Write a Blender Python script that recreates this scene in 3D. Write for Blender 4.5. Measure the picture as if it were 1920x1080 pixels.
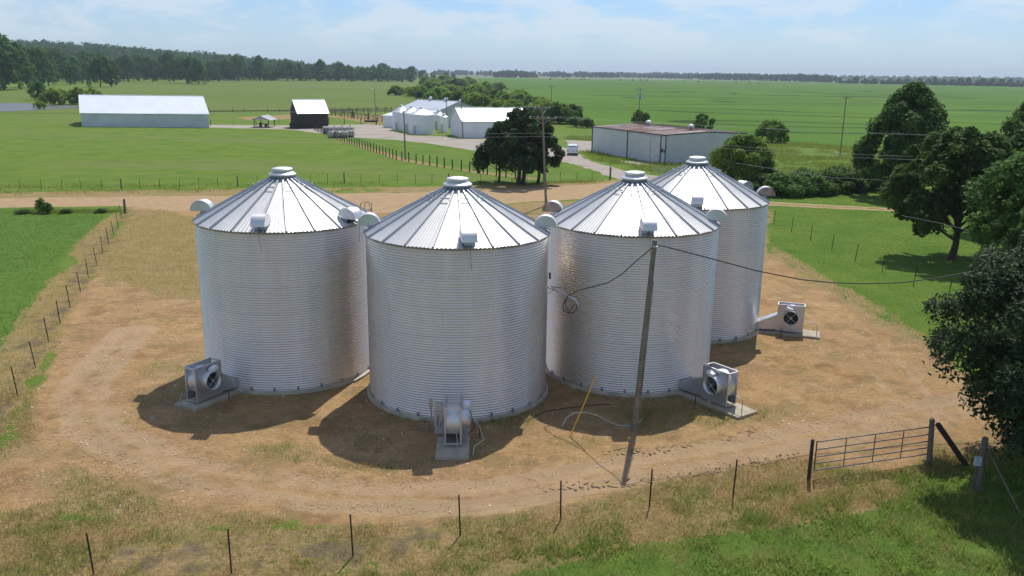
import bpy, math, random
import numpy as np
from mathutils import Matrix, Vector
random.seed(7); rng = np.random.default_rng(7)
PI = math.pi; R_ = math.radians
for o in list(bpy.data.objects): bpy.data.objects.remove(o)
scn = bpy.context.scene
col = scn.collection

# ------------------------------------------------------------------ camera
FPX = 1605.0; PITCH = R_(14.13); ROLL = R_(0.75); CH = 15.0
_F = np.array([0, math.cos(PITCH), -math.sin(PITCH)])
_U0 = np.array([0, math.sin(PITCH), math.cos(PITCH)]); _R0 = np.array([1.0, 0, 0])
_U = math.cos(ROLL)*_U0 - math.sin(ROLL)*_R0
_R = math.cos(ROLL)*_R0 + math.sin(ROLL)*_U0
cam = bpy.data.cameras.new('camera'); camo = bpy.data.objects.new('camera', cam); col.objects.link(camo)
cam.sensor_width = 36; cam.lens = FPX*36/1920; cam.clip_start = 0.1; cam.clip_end = 30000
camo.matrix_world = Matrix(((_R[0], _U[0], -_F[0], 0), (_R[1], _U[1], -_F[1], 0), (_R[2], _U[2], -_F[2], CH), (0, 0, 0, 1)))
scn.camera = camo

# ------------------------------------------------------------------ sky, sun, exposure
SUN_AZ = R_(17); SUN_EL = R_(58)
world = bpy.data.worlds.new('World'); scn.world = world; world.use_nodes = True
wn = world.node_tree; wn.nodes.clear()
def N(nt, t, **kw):
    n = nt.nodes.new(t)
    for k, v in kw.items(): setattr(n, k, v)
    return n
out = N(wn, 'ShaderNodeOutputWorld'); bg = N(wn, 'ShaderNodeBackground'); bg.inputs[1].default_value = 0.128
sky = N(wn, 'ShaderNodeTexSky', sky_type='NISHITA'); sky.sun_disc = False
sky.sun_elevation = SUN_EL; sky.sun_rotation = SUN_AZ; sky.air_density = 1.0; sky.dust_density = 0.3; sky.ozone_density = 1.6; sky.altitude = 0
tc = N(wn, 'ShaderNodeTexCoord'); sp = N(wn, 'ShaderNodeSeparateXYZ'); wn.links.new(tc.outputs['Generated'], sp.inputs[0])
def M_(nt, op, a, b=None, c=None, clamp=False):
    n = N(nt, 'ShaderNodeMath', operation=op, use_clamp=clamp)
    for i, v in enumerate((a, b, c)):
        if v is None: continue
        if isinstance(v, (int, float)): n.inputs[i].default_value = v
        else: nt.links.new(v, n.inputs[i])
    return n.outputs[0]
zc = M_(wn, 'ADD', M_(wn, 'MAXIMUM', sp.outputs[2], 0.0), 0.055)
cx = N(wn, 'ShaderNodeCombineXYZ')
wn.links.new(M_(wn, 'DIVIDE', sp.outputs[0], zc), cx.inputs[0]); wn.links.new(M_(wn, 'DIVIDE', sp.outputs[1], zc), cx.inputs[1])
nz = N(wn, 'ShaderNodeTexNoise'); nz.inputs['Scale'].default_value = 9.0; nz.inputs['Detail'].default_value = 9; nz.inputs['Roughness'].default_value = 0.56
nz.inputs['Distortion'].default_value = 0.35
cmp_ = N(wn, 'ShaderNodeMapping'); cmp_.inputs['Scale'].default_value = (1, 1, 3.4); wn.links.new(tc.outputs['Generated'], cmp_.inputs[0]); wn.links.new(cmp_.outputs[0], nz.inputs['Vector'])
mr = N(wn, 'ShaderNodeMapRange', interpolation_type='SMOOTHSTEP'); mr.inputs[1].default_value = 0.43; mr.inputs[2].default_value = 0.60
wn.links.new(nz.outputs[0], mr.inputs[0])
fade = N(wn, 'ShaderNodeMapRange', interpolation_type='SMOOTHSTEP'); fade.inputs[1].default_value = 0.010; fade.inputs[2].default_value = 0.045
wn.links.new(sp.outputs[2], fade.inputs[0])
cl = M_(wn, 'MULTIPLY', M_(wn, 'MULTIPLY', mr.outputs[0], fade.outputs[0]), 0.62)
tint = N(wn, 'ShaderNodeMix', data_type='RGBA', blend_type='MULTIPLY'); tint.inputs[0].default_value = 1
wn.links.new(sky.outputs[0], tint.inputs[6]); tint.inputs[7].default_value = (0.54, 0.69, 0.96, 1)
hzf = N(wn, 'ShaderNodeMapRange', interpolation_type='SMOOTHSTEP'); hzf.inputs[1].default_value = -.02; hzf.inputs[2].default_value = .085; hzf.inputs[3].default_value = .85; hzf.inputs[4].default_value = 0
wn.links.new(sp.outputs[2], hzf.inputs[0])
hz_ = N(wn, 'ShaderNodeMix', data_type='RGBA'); wn.links.new(hzf.outputs[0], hz_.inputs[0]); wn.links.new(tint.outputs[2], hz_.inputs[6]); hz_.inputs[7].default_value = (4.2, 5.6, 6.8, 1)
mixc = N(wn, 'ShaderNodeMix', data_type='RGBA'); wn.links.new(cl, mixc.inputs[0]); wn.links.new(hz_.outputs[2], mixc.inputs[6])
mixc.inputs[7].default_value = (5.9, 6.5, 7.1, 1)
wn.links.new(mixc.outputs[2], bg.inputs[0]); wn.links.new(bg.outputs[0], out.inputs[0])

sl = bpy.data.lights.new('sun', 'SUN'); sl.energy = 4.1; sl.angle = R_(0.53); sl.color = (1.0, 0.95, 0.87)
so = bpy.data.objects.new('sun', sl); col.objects.link(so)
sdir = Vector((math.sin(SUN_AZ)*math.cos(SUN_EL), math.cos(SUN_AZ)*math.cos(SUN_EL), math.sin(SUN_EL)))
so.rotation_euler = sdir.to_track_quat('Z', 'Y').to_euler(); so.location = (0, 0, 60)
scn.view_settings.view_transform = 'Standard'; scn.view_settings.look = 'None'
scn.view_settings.exposure = 0.0; scn.view_settings.gamma = 1; scn.view_settings.use_curve_mapping = False
scn.render.engine = 'CYCLES'
HAZE = 0.00011

# ------------------------------------------------------------------ helpers
def ray(px, py): return _F*FPX + _R*(px-960) - _U*(py-540)
def G(px, py, z=0.0):
    d = ray(px, py); t = (z-CH)/d[2]; return np.array([0, 0, CH]) + t*d
def V(px, py, Y):
    d = ray(px, py); return np.array([0, 0, CH]) + d*(Y/d[1])
def PX(p):
    v = np.array([p[0], p[1], p[2]-CH]); zz = v@_F; return 960+FPX*(v@_R)/zz, 540-FPX*(v@_U)/zz
def height(px, py, ty):            # height of an upright thing standing at px,py whose top shows at row ty
    b = G(px, py); lo, hi = 0, 90
    for _ in range(40):
        m = (lo+hi)/2
        if PX((b[0], b[1], m))[1] > ty: lo = m
        else: hi = m
    return lo
def tag(o, label=None, cat=None, group=None, kind=None):
    if label: o['label'] = label
    if cat: o['category'] = cat
    if group: o['group'] = group
    if kind: o['kind'] = kind
    return o
def thing(name, label, cat, loc=(0, 0, 0), rz=0, group=None):
    o = bpy.data.objects.new(name, None); o.empty_display_size = .3; col.objects.link(o)
    o.location = loc; o.rotation_euler = (0, 0, rz); return tag(o, label, cat, group)
def link(name, me, parent=None, loc=(0, 0, 0), rot=(0, 0, 0), scale=None):
    o = bpy.data.objects.new(name, me); col.objects.link(o); o.parent = parent
    o.location = loc; o.rotation_euler = rot
    if scale: o.scale = scale
    return o
def npmesh(name, v, f, mat, smooth=False, attrs=None):
    v = np.asarray(v, dtype=np.float32); f = np.asarray(f, dtype=np.int32)
    me = bpy.data.meshes.new(name); k = f.shape[1]
    me.vertices.add(len(v)); me.vertices.foreach_set('co', v.ravel())
    me.loops.add(f.size); me.loops.foreach_set('vertex_index', f.ravel())
    me.polygons.add(len(f)); me.polygons.foreach_set('loop_start', np.arange(0, f.size, k, dtype=np.int32))
    try: me.polygons.foreach_set('loop_total', np.full(len(f), k, dtype=np.int32))
    except Exception: pass
    me.polygons.foreach_set('use_smooth', np.full(len(f), smooth))
    if mat: me.materials.append(mat)
    for an, (typ, dom, arr) in (attrs or {}).items():
        a = me.attributes.new(an, typ, dom)
        a.data.foreach_set('color' if 'COLOR' in typ else 'value', np.asarray(arr, dtype=np.float32).ravel())
    me.update(calc_edges=True); return me
class MB:
    def __init__(s): s.v = []; s.f = []; s.sm = []
    def add(s, vs, fs, sm=False):
        n = len(s.v); s.v += [tuple(p) for p in vs]; s.f += [tuple(i+n for i in q) for q in fs]; s.sm += [sm]*len(fs); return s
    def box(s, c, d, rz=0, M=None):
        x, y, z = d[0]/2, d[1]/2, d[2]/2
        P = [(a*x, b*y, e*z) for e in (-1, 1) for a, b in ((-1, -1), (1, -1), (1, 1), (-1, 1))]
        ca, sa = math.cos(rz), math.sin(rz)
        if M is not None: P = [tuple(M @ Vector(p)) for p in P]
        else: P = [(p[0]*ca-p[1]*sa, p[0]*sa+p[1]*ca, p[2]) for p in P]
        P = [(p[0]+c[0], p[1]+c[1], p[2]+c[2]) for p in P]
        return s.add(P, [(3, 2, 1, 0), (4, 5, 6, 7), (0, 1, 5, 4), (1, 2, 6, 5), (2, 3, 7, 6), (3, 0, 4, 7)])
    def tube(s, pts, r, n=6, cap=True, sm=True):
        pts = [Vector(p) for p in pts]; rs = r if isinstance(r, (list, tuple)) else [r]*len(pts)
        V_ = []; last = None
        for i, p in enumerate(pts):
            t = (pts[min(i+1, len(pts)-1)]-pts[max(i-1, 0)]).normalized()
            a = last if last is not None else (Vector((0, 0, 1)) if abs(t.z) < .9 else Vector((1, 0, 0)))
            u = (a - t*a.dot(t));
            if u.length < 1e-5: u = t.orthogonal()
            u.normalize(); last = u; w = t.cross(u)
            V_ += [p + (u*math.cos(2*PI*k/n)+w*math.sin(2*PI*k/n))*rs[i] for k in range(n)]
        F_ = [(i*n+k, i*n+(k+1) % n, (i+1)*n+(k+1) % n, (i+1)*n+k) for i in range(len(pts)-1) for k in range(n)]
        s.add(V_, F_, sm)
        if cap: s.add(V_, [tuple(range(n))[::-1], tuple((len(pts)-1)*n+k for k in range(n))], False)
        return s
    def lathe(s, prof, n=32, a0=0, a1=2*PI, c=(0, 0, 0), sm=True):
        full = abs(a1-a0-2*PI) < 1e-6; m = n if full else n+1; V_ = []
        for i in range(m):
            a = a0+(a1-a0)*i/n
            V_ += [(c[0]+r*math.cos(a), c[1]+r*math.sin(a), c[2]+z) for r, z in prof]
        k = len(prof)
        F_ = [(i*k+j, ((i+1) % m)*k+j, ((i+1) % m)*k+j+1, i*k+j+1) for i in range(n) for j in range(k-1)]
        return s.add(V_, F_, sm)
    def build(s, name, mat, parent=None, loc=(0, 0, 0), rot=(0, 0, 0)):
        me = bpy.data.meshes.new(name); me.from_pydata(s.v, [], s.f)
        me.polygons.foreach_set('use_smooth', s.sm); me.materials.append(mat); me.update()
        return link(name, me, parent, loc, rot)
def copy_tree(o, parent=None):
    c = o.copy(); col.objects.link(c); c.parent = parent
    for ch in o.children: copy_tree(ch, c)
    return c

# ------------------------------------------------------------------ numpy noise
def vnoise(x, y, seed=0):
    xi = np.floor(x).astype(np.int64); yi = np.floor(y).astype(np.int64); xf = x-xi; yf = y-yi
    def h(a, b):
        n = (a*374761393 + b*668265263 + seed*974634777) & 0xFFFFFFFF
        n = ((n ^ (n >> 13))*1274126177) & 0xFFFFFFFF; return ((n ^ (n >> 16)) & 0xFFFF)/65535.0
    u = xf*xf*(3-2*xf); w = yf*yf*(3-2*yf)
    return (h(xi, yi)*(1-u)+h(xi+1, yi)*u)*(1-w) + (h(xi, yi+1)*(1-u)+h(xi+1, yi+1)*u)*w
def fbm(x, y, sc, seed=0, o=4):
    s = 0; a = .5; t = 0
    for i in range(o): s = s + a*vnoise(x/sc*2**i, y/sc*2**i, seed+i); t += a; a *= .55
    return s/t
def sdf(X, Y, poly):               # negative inside
    P = np.asarray(poly)[:, :2]; d = np.full(X.shape, 1e18); ins = np.zeros(X.shape, bool)
    for i in range(len(P)):
        a = P[i]; b = P[(i+1) % len(P)]; ex, ey = b-a; wx = X-a[0]; wy = Y-a[1]
        t = np.clip((wx*ex+wy*ey)/(ex*ex+ey*ey+1e-12), 0, 1); d = np.minimum(d, (wx-ex*t)**2+(wy-ey*t)**2)
        c = ((a[1] <= Y) & (b[1] > Y)) | ((b[1] <= Y) & (a[1] > Y))
        if ey != 0: ins ^= c & (X < a[0]+(Y-a[1])/ey*ex)
    d = np.sqrt(d); return np.where(ins, -d, d)
def dline(X, Y, pts):
    P = np.asarray(pts)[:, :2]; d = np.full(X.shape, 1e18)
    for i in range(len(P)-1):
        a = P[i]; b = P[i+1]; ex, ey = b-a; wx = X-a[0]; wy = Y-a[1]
        t = np.clip((wx*ex+wy*ey)/(ex*ex+ey*ey+1e-12), 0, 1); d = np.minimum(d, (wx-ex*t)**2+(wy-ey*t)**2)
    return np.sqrt(d)
def gp(lst): return [G(a, b)[:2] for a, b in lst]
def sst(x, a, b): t = np.clip((x-a)/(b-a), 0, 1); return t*t*(3-2*t)

# ------------------------------------------------------------------ materials
MATS = {}
def mat(name, c, rough=.8, metal=0.0, var=.15, vs=3.0, bump=0.0, bs=20.0, c2=None, spec=None, trans=0):
    if name in MATS: return MATS[name]
    m = bpy.data.materials.new(name); m.use_nodes = True; nt = m.node_tree; b = nt.nodes['Principled BSDF']
    t = N(nt, 'ShaderNodeTexCoord'); n = N(nt, 'ShaderNodeTexNoise'); n.inputs['Scale'].default_value = vs; n.inputs['Detail'].default_value = 6
    nt.links.new(t.outputs['Object'], n.inputs['Vector'])
    mx = N(nt, 'ShaderNodeMix', data_type='RGBA')
    r = N(nt, 'ShaderNodeMapRange'); r.inputs[1].default_value = .3; r.inputs[2].default_value = .7
    nt.links.new(n.outputs[0], r.inputs[0]); nt.links.new(r.outputs[0], mx.inputs[0])
    mx.inputs[6].default_value = (*[x*(1-var) for x in c], 1)
    mx.inputs[7].default_value = (*(c2 if c2 else [min(1, x*(1+var)) for x in c]), 1)
    nt.links.new(mx.outputs[2], b.inputs['Base Color'])
    b.inputs['Roughness'].default_value = rough; b.inputs['Metallic'].default_value = metal
    if spec is not None: b.inputs['Specular IOR Level'].default_value = spec
    if bump:
        n2 = N(nt, 'ShaderNodeTexNoise'); n2.inputs['Scale'].default_value = bs; n2.inputs['Detail'].default_value = 5
        nt.links.new(t.outputs['Object'], n2.inputs['Vector'])
        bp = N(nt, 'ShaderNodeBump'); bp.inputs['Strength'].default_value = bump; bp.inputs['Distance'].default_value = .05
        nt.links.new(n2.outputs[0], bp.inputs['Height']); nt.links.new(bp.outputs[0], b.inputs['Normal'])
    MATS[name] = m; return m
def galv(name, c, rough, rv=.12, metal=1.0, rnd=.05, st=.22):  # weathered zinc coated steel
    m = bpy.data.materials.new(name); m.use_nodes = True; nt = m.node_tree; b = nt.nodes['Principled BSDF']
    g = N(nt, 'ShaderNodeNewGeometry'); oi = N(nt, 'ShaderNodeObjectInfo')
    n = N(nt, 'ShaderNodeTexNoise'); n.inputs['Scale'].default_value = 1.3; n.inputs['Detail'].default_value = 8; n.inputs['Roughness'].default_value = .65
    mp = N(nt, 'ShaderNodeMapping'); mp.inputs['Scale'].default_value = (1, 1, .35)
    nt.links.new(g.outputs['Position'], mp.inputs[0]); nt.links.new(mp.outputs[0], n.inputs['Vector'])
    r = N(nt, 'ShaderNodeMapRange'); r.inputs[1].default_value = .3; r.inputs[2].default_value = .7; r.inputs[3].default_value = rough-rv/2; r.inputs[4].default_value = rough+rv/2
    nt.links.new(n.outputs[0], r.inputs[0])
    rr = M_(nt, 'ADD', r.outputs[0], M_(nt, 'MULTIPLY_ADD', oi.outputs['Random'], rnd, -rnd/2))
    nt.links.new(rr, b.inputs['Roughness'])
    v = N(nt, 'ShaderNodeTexVoronoi'); v.inputs['Scale'].default_value = 22; nt.links.new(g.outputs['Position'], v.inputs['Vector'])
    n2 = N(nt, 'ShaderNodeTexNoise'); n2.inputs['Scale'].default_value = .7; n2.inputs['Detail'].default_value = 5
    mp2 = N(nt, 'ShaderNodeMapping'); mp2.inputs['Scale'].default_value = (2.2, 2.2, .22); nt.links.new(g.outputs['Position'], mp2.inputs[0]); nt.links.new(mp2.outputs[0], n2.inputs['Vector'])
    k = M_(nt, 'ADD', M_(nt, 'MULTIPLY_ADD', n2.outputs[0], st, 1-st*.6), M_(nt, 'MULTIPLY_ADD', oi.outputs['Random'], rnd, -rnd/2))
    k = M_(nt, 'ADD', k, M_(nt, 'MULTIPLY_ADD', v.outputs['Color'], .015, -.0075))
    mx = N(nt, 'ShaderNodeMix', data_type='RGBA', blend_type='MULTIPLY'); mx.inputs[0].default_value = 1; mx.inputs[6].default_value = (*c, 1)
    cc = N(nt, 'ShaderNodeCombineXYZ'); [nt.links.new(k, cc.inputs[i]) for i in range(3)]; nt.links.new(cc.outputs[0], mx.inputs[7])
    nt.links.new(mx.outputs[2], b.inputs['Base Color']); b.inputs['Metallic'].default_value = metal
    MATS[name] = m; return m
def leafmat(name, c, c2, gloss=.45, trans=.25):
    m = bpy.data.materials.new(name); m.use_nodes = True; nt = m.node_tree; b = nt.nodes['Principled BSDF']
    a = N(nt, 'ShaderNodeAttribute', attribute_name='tint'); mx = N(nt, 'ShaderNodeMix', data_type='RGBA')
    nt.links.new(a.outputs['Fac'], mx.inputs[0]); mx.inputs[6].default_value = (*c, 1); mx.inputs[7].default_value = (*c2, 1)
    oi = N(nt, 'ShaderNodeObjectInfo')
    hs = N(nt, 'ShaderNodeHueSaturation'); nt.links.new(mx.outputs[2], hs.inputs['Color'])
    nt.links.new(M_(nt, 'MULTIPLY_ADD', oi.outputs['Random'], .36, .80), hs.inputs['Value'])
    nt.links.new(M_(nt, 'MULTIPLY_ADD', oi.outputs['Random'], .03, .498), hs.inputs['Hue'])
    nt.links.new(hs.outputs[0], b.inputs['Base Color']); b.inputs['Roughness'].default_value = gloss; b.inputs['Specular IOR Level'].default_value = .12
    tr = N(nt, 'ShaderNodeBsdfTranslucent'); nt.links.new(hs.outputs[0], tr.inputs[0])
    ms = N(nt, 'ShaderNodeMixShader'); ms.inputs[0].default_value = trans
    nt.links.new(b.outputs[0], ms.inputs[1]); nt.links.new(tr.outputs[0], ms.inputs[2]); nt.links.new(ms.outputs[0], nt.nodes['Material Output'].inputs[0])
    MATS[name] = m; return m
m_wall = galv('galvanised_wall', (.82, .765, .70), .41, .08, metal=.85, rnd=.045)
m_roof = galv('galvanised_roof', (.70, .69, .67), .54, .05, metal=.75, rnd=.06, st=.12)
m_rib = galv('galvanised_rib', (.36, .385, .41), .5, metal=.7)
m_cap = galv('galvanised_cap', (.74, .73, .72), .48, metal=.8)
m_fan = galv('painted_galvanised', (.60, .62, .66), .42, metal=.85)
m_white = mat('white_paint_metal', (.78, .79, .80), .5, 0, .05, .4)
m_wroof = mat('white_metal_roof', (.84, .86, .88), .42, .15, .04, .3)
m_conc = mat('concrete', (.42, .37, .27), .9, 0, .2, 2, .3, 30)
m_black = mat('black_rubber', (.02, .02, .02), .55)
m_cable = mat('cable_black', (.015, .015, .017), .5)
m_wire = mat('fence_wire', (.18, .16, .14), .6, .3)
m_lwire = mat('aluminium_wire', (.40, .41, .42), .7, .2)
m_post = mat('steel_post_dark', (.045, .032, .024), .8, 0, .3)
m_wood = mat('weathered_wood', (.16, .13, .10), .9, 0, .3, 6, .4, 30)
m_pole = mat('pole_wood', (.22, .19, .145), .9, 0, .25, 4, .4, 20)
m_dkwood = mat('black_planks', (.050, .042, .036), .9, 0, .4, 1.5, .4, 12)
m_rust = mat('rusty_roof', (.23, .115, .085), .8, .2, .35, .25, c2=(.42, .38, .35))
m_rustin = mat('rusty_inside', (.30, .19, .12), .8, .2, .3, 4, c2=(.40, .34, .28))
m_blue = mat('pale_blue_siding', (.64, .64, .63), .5, 0, .06, .5)
m_grey = mat('grey_siding', (.50, .51, .53), .6, 0, .06, .5)
m_dark = mat('dark_trim', (.06, .06, .065), .7)
m_bark = mat('bark', (.07, .055, .042), .95, 0, .3, 5, .5, 20)
m_yel = mat('yellow_plastic', (.62, .42, .04), .5)
m_hose = mat('pale_hose', (.50, .56, .48), .5)
m_tank = mat('weathered_tank', (.44, .42, .37), .8, 0, .25, 1.2)
m_redp = mat('red_lens', (.35, .02, .02), .3)
m_glass = mat('dark_glass', (.02, .025, .03), .08)
m_gatem = mat('gate_tube', (.20, .175, .16), .6, .3, .35, 6)

_tens = {20: ('twenty', 'twentieth'), 30: ('thirty', 'thirtieth')}
_ones = ['', 'first', 'second', 'third', 'fourth', 'fifth', 'sixth', 'seventh', 'eighth', 'ninth', 'tenth', 'eleventh', 'twelfth', 'thirteenth', 'fourteenth', 'fifteenth', 'sixteenth', 'seventeenth', 'eighteenth', 'nineteenth']
def ordinal(n):
    if n < 20: return _ones[n]
    t = n//10*10; return _tens[t][1] if n == t else _tens[t][0]+' '+_ones[n-t]
def groundmat():
    m = bpy.data.materials.new('ground_cover'); m.use_nodes = True; nt = m.node_tree; b = nt.nodes['Principled BSDF']
    L = nt.links; g = N(nt, 'ShaderNodeNewGeometry'); P = g.outputs['Position']
    z1 = N(nt, 'ShaderNodeAttribute', attribute_name='zone'); z2 = N(nt, 'ShaderNodeAttribute', attribute_name='zonb')
    s1 = N(nt, 'ShaderNodeSeparateColor'); L.new(z1.outputs['Color'], s1.inputs[0]); s2 = N(nt, 'ShaderNodeSeparateColor'); L.new(z2.outputs['Color'], s2.inputs[0])
    def noise(sc, det=6, ro=.6, vec=P):
        n = N(nt, 'ShaderNodeTexNoise'); n.inputs['Scale'].default_value = sc; n.inputs['Detail'].default_value = det; n.inputs['Roughness'].default_value = ro
        L.new(vec, n.inputs['Vector']); return n.outputs[0]
    def rng_(v, a, b_, c=0, d=1):
        n = N(nt, 'ShaderNodeMapRange', interpolation_type='SMOOTHSTEP'); L.new(v, n.inputs[0])
        for i, k in enumerate((a, b_, c, d)): n.inputs[i+1].default_value = k
        return n.outputs[0]
    def mix(f, a, b_):
        n = N(nt, 'ShaderNodeMix', data_type='RGBA')
        for i, k in ((0, f), (6, a), (7, b_)):
            if isinstance(k, tuple): n.inputs[i].default_value = (*k, 1)
            elif isinstance(k, float): n.inputs[i].default_value = k
            else: L.new(k, n.inputs[i])
        return n.outputs[2]
    nA = noise(.9, 8, .68); nB = noise(5, 6, .7); nC = noise(.035, 5, .6); nD = noise(28, 4, .7); nE = noise(.22, 6, .65)
    mpz = N(nt, 'ShaderNodeMapping'); mpz.inputs['Scale'].default_value = (.012, .05, 1); L.new(P, mpz.inputs[0]); nF = noise(1, 5, .6, mpz.outputs[0])
    def mask(w, k=1.0, lo=.42, hi=.58):
        nn = M_(nt, 'MULTIPLY_ADD', M_(nt, 'ADD', M_(nt, 'MULTIPLY', nA, .6), M_(nt, 'MULTIPLY', nB, .4)), k, -.5*k)
        return rng_(M_(nt, 'ADD', w, nn), lo, hi)
    # greens
    past = mix(rng_(nE, .3, .7), (.100, .185, .018), (.165, .235, .030))
    past = mix(M_(nt, 'MULTIPLY', rng_(nF, .45, .7), .6), past, (.19, .205, .07))
    lush = mix(rng_(nA, .35, .65), (.090, .165, .026), (.150, .235, .045))
    lawn = mix(rng_(nE, .3, .7), (.092, .180, .022), (.155, .225, .032))
    gr = mix(s2.outputs[0], past, lush); gr = mix(s2.outputs[1], gr, lawn)
    gr = mix(M_(nt, 'MULTIPLY', rng_(nB, .35, .75), .45), gr, mix(.5, gr, (.03, .06, .012)))
    gr = mix(M_(nt, 'MULTIPLY', rng_(nD, .5, .8), .35), gr, (.20, .23, .07))
    # dry grass
    dry = mix(rng_(nB, .3, .7), (.25, .165, .075), (.42, .30, .135)); dry = mix(M_(nt, 'MULTIPLY', rng_(nA, .45, .62), .55), dry, (.155, .17, .04))
    dry = mix(M_(nt, 'MULTIPLY', rng_(nD, .45, .75), .4), dry, (.42, .32, .18))
    # bare yard
    dirt = mix(rng_(nA, .3, .7), (.375, .225, .092), (.505, .320, .142)); dirt = mix(M_(nt, 'MULTIPLY', rng_(nE, .45, .62), .55), dirt, (.36, .195, .095))
    dirt = mix(M_(nt, 'MULTIPLY', rng_(nD, .42, .72), .6), dirt, (.54, .40, .235)); dirt = mix(M_(nt, 'MULTIPLY', rng_(nB, .50, .68), .55), dirt, (.19, .13, .068))
    dirt = mix(M_(nt, 'MULTIPLY', rng_(noise(11, 5, .75), .52, .7), .6), dirt, (.15, .105, .055))
    nG = noise(.5, 7, .7)
    dirt = mix(M_(nt, 'MULTIPLY', rng_(nG, .50, .60), .62), dirt, (.235, .175, .075))
    dirt = mix(M_(nt, 'MULTIPLY', rng_(noise(.33, 7, .72), .54, .64), .55), dirt, (.25, .125, .055))
    dirt = mix(M_(nt, 'MULTIPLY', rng_(noise(2.1, 7, .8), .52, .62), .45), dirt, (.19, .135, .07))
    road = mix(rng_(nA, .3, .7), (.41, .285, .165), (.49, .345, .205))
    grav = mix(rng_(nB, .3, .7), (.34, .30, .25), (.46, .41, .35)); grav = mix(M_(nt, 'MULTIPLY', rng_(nE, .5, .65), .5), grav, (.30, .21, .13))
    c = mix(mask(s1.outputs[1], 1.5), gr, dry)
    c = mix(mask(s1.outputs[0], 1.1), c, dirt)
    c = mix(M_(nt, 'MULTIPLY', mask(z2.outputs['Alpha'], .8), .75), c, road)
    c = mix(mask(s1.outputs[2], .7), c, grav)
    c = mix(M_(nt, 'MULTIPLY', mask(s2.outputs[2], 1.5), .7), c, mix(rng_(nB, .3, .7), (.095, .078, .055), (.20, .160, .11)))
    L.new(c, b.inputs['Base Color']); b.inputs['Roughness'].default_value = .95; b.inputs['Specular IOR Level'].default_value = .1
    bp = N(nt, 'ShaderNodeBump'); bp.inputs['Strength'].default_value = .9; bp.inputs['Distance'].default_value = .15
    L.new(M_(nt, 'ADD', M_(nt, 'MULTIPLY', nB, .8), M_(nt, 'MULTIPLY', nD, .3)), bp.inputs['Height']); L.new(bp.outputs[0], b.inputs['Normal'])
    return m
m_ground = groundmat()

# ------------------------------------------------------------------ ground zones (points read off the photograph, put on the ground plane)
YARD = gp([(232, 390), (222, 425), (150, 560), (75, 700), (20, 820), (-90, 930), (-300, 960), (-100, 990), (150, 965), (330, 990), (700, 985), (1000, 945), (1200, 905), (1400, 862), (1500, 850), (1560, 880), (1720, 872), (1830, 850), (1900, 830), (2060, 800), (1930, 730), (1790, 690), (1720, 640), (1640, 590), (1530, 540), (1440, 480), (1440, 440), (1430, 400), (1330, 380), (1060, 385), (700, 380)])
DRY = gp([(-500, 930), (0, 955), (330, 990), (700, 980), (1000, 940), (1300, 870), (1500, 835), (1920, 850), (2300, 860), (2300, 880), (1900, 885), (1740, 905), (1660, 950), (1450, 990), (1200, 1030), (900, 1080), (700, 1150), (600, 1500), (-900, 1500)])
DRYL = gp([(215, 392), (130, 470), (135, 500), (100, 520), (60, 570), (0, 660), (-260, 850), (-200, 1000), (20, 820), (75, 700), (150, 560), (235, 400)])
DRYB = gp([(960, 380), (1200, 372), (1430, 385), (1450, 400), (1430, 470), (1300, 420), (960, 420)])
DRYC = gp([(236, 398), (310, 394), (352, 408), (366, 470), (370, 560), (300, 560), (230, 520), (190, 540), (205, 470), (225, 420)])
DRYR = gp([(1440, 452), (1560, 525), (1660, 575), (1760, 640), (1800, 700), (1720, 690), (1640, 620), (1530, 560), (1440, 500)])
VERGE = gp([(-500, 370), (0, 361), (300, 355), (700, 351), (1000, 345), (1180, 334), (1240, 328), (1180, 345), (1000, 355), (700, 362), (0, 374), (-500, 384)])
ROAD = gp([(-900, 386), (-300, 377), (0, 372), (300, 368), (700, 362), (900, 358), (1000, 353), (1120, 345), (1240, 331), (1330, 330), (1340, 358), (1200, 368), (1000, 378), (700, 400), (330, 395), (230, 386), (0, 389), (-300, 395), (-900, 405)])
TRACK = gp([(1330, 350), (1440, 378), (1560, 385), (1690, 391), (1950, 405), (2400, 425), (2400, 436), (1950, 412), (1690, 397), (1560, 391), (1440, 385), (1330, 372)])
DRIVE = gp([(250, 232), (395, 234), (545, 235), (690, 233), (735, 236), (735, 246), (770, 254), (835, 256), (870, 260), (1000, 262), (1060, 278), (1085, 285), (1100, 300), (1180, 322), (1250, 332), (1200, 346), (1150, 334), (1110, 318), (1065, 305), (960, 292), (880, 281), (820, 271), (740, 262), (665, 258), (600, 250), (545, 243), (395, 239), (250, 238)])
DRIVE2 = gp([(1060, 262), (1130, 266), (1150, 275), (1110, 284), (1065, 284)])
PADW = gp([(1160, 303), (1215, 300), (1235, 310), (1190, 309)])
CORRAL = gp([(600, 213), (740, 210), (740, 232), (690, 232), (640, 222), (600, 218)])
CORR2 = gp([(440, 220), (560, 214), (565, 222), (470, 226)])
FPATH = gp([(620, 256), (690, 278), (760, 301), (830, 312), (900, 323), (1000, 335)])
LEFTF = gp([(-1200, 395), (-300, 398), (0, 392), (215, 392), (130, 470), (0, 660), (-900, 1000)])
LAWN = gp([(1330, 300), (1440, 340), (1700, 330), (2400, 330), (2600, 700), (1700, 660), (1640, 590), (1530, 540), (1440, 470), (1430, 385), (1330, 345)])
NGREEN = gp([(2600, 860), (1900, 870), (1740, 900), (1660, 950), (1450, 990), (1250, 1025), (1000, 1060), (800, 1100), (600, 1180), (600, 1500), (2600, 1500)])
SIDEG = gp([(630, 258), (740, 262), (820, 271), (960, 292), (1110, 320), (1190, 338), (1000, 345), (900, 325), (750, 300)])
WEEDS = gp([(1080, 235), (1430, 262), (1640, 280), (2200, 300), (2200, 345), (1640, 340), (1440, 345), (1250, 330), (1110, 300), (1060, 265)])
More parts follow.
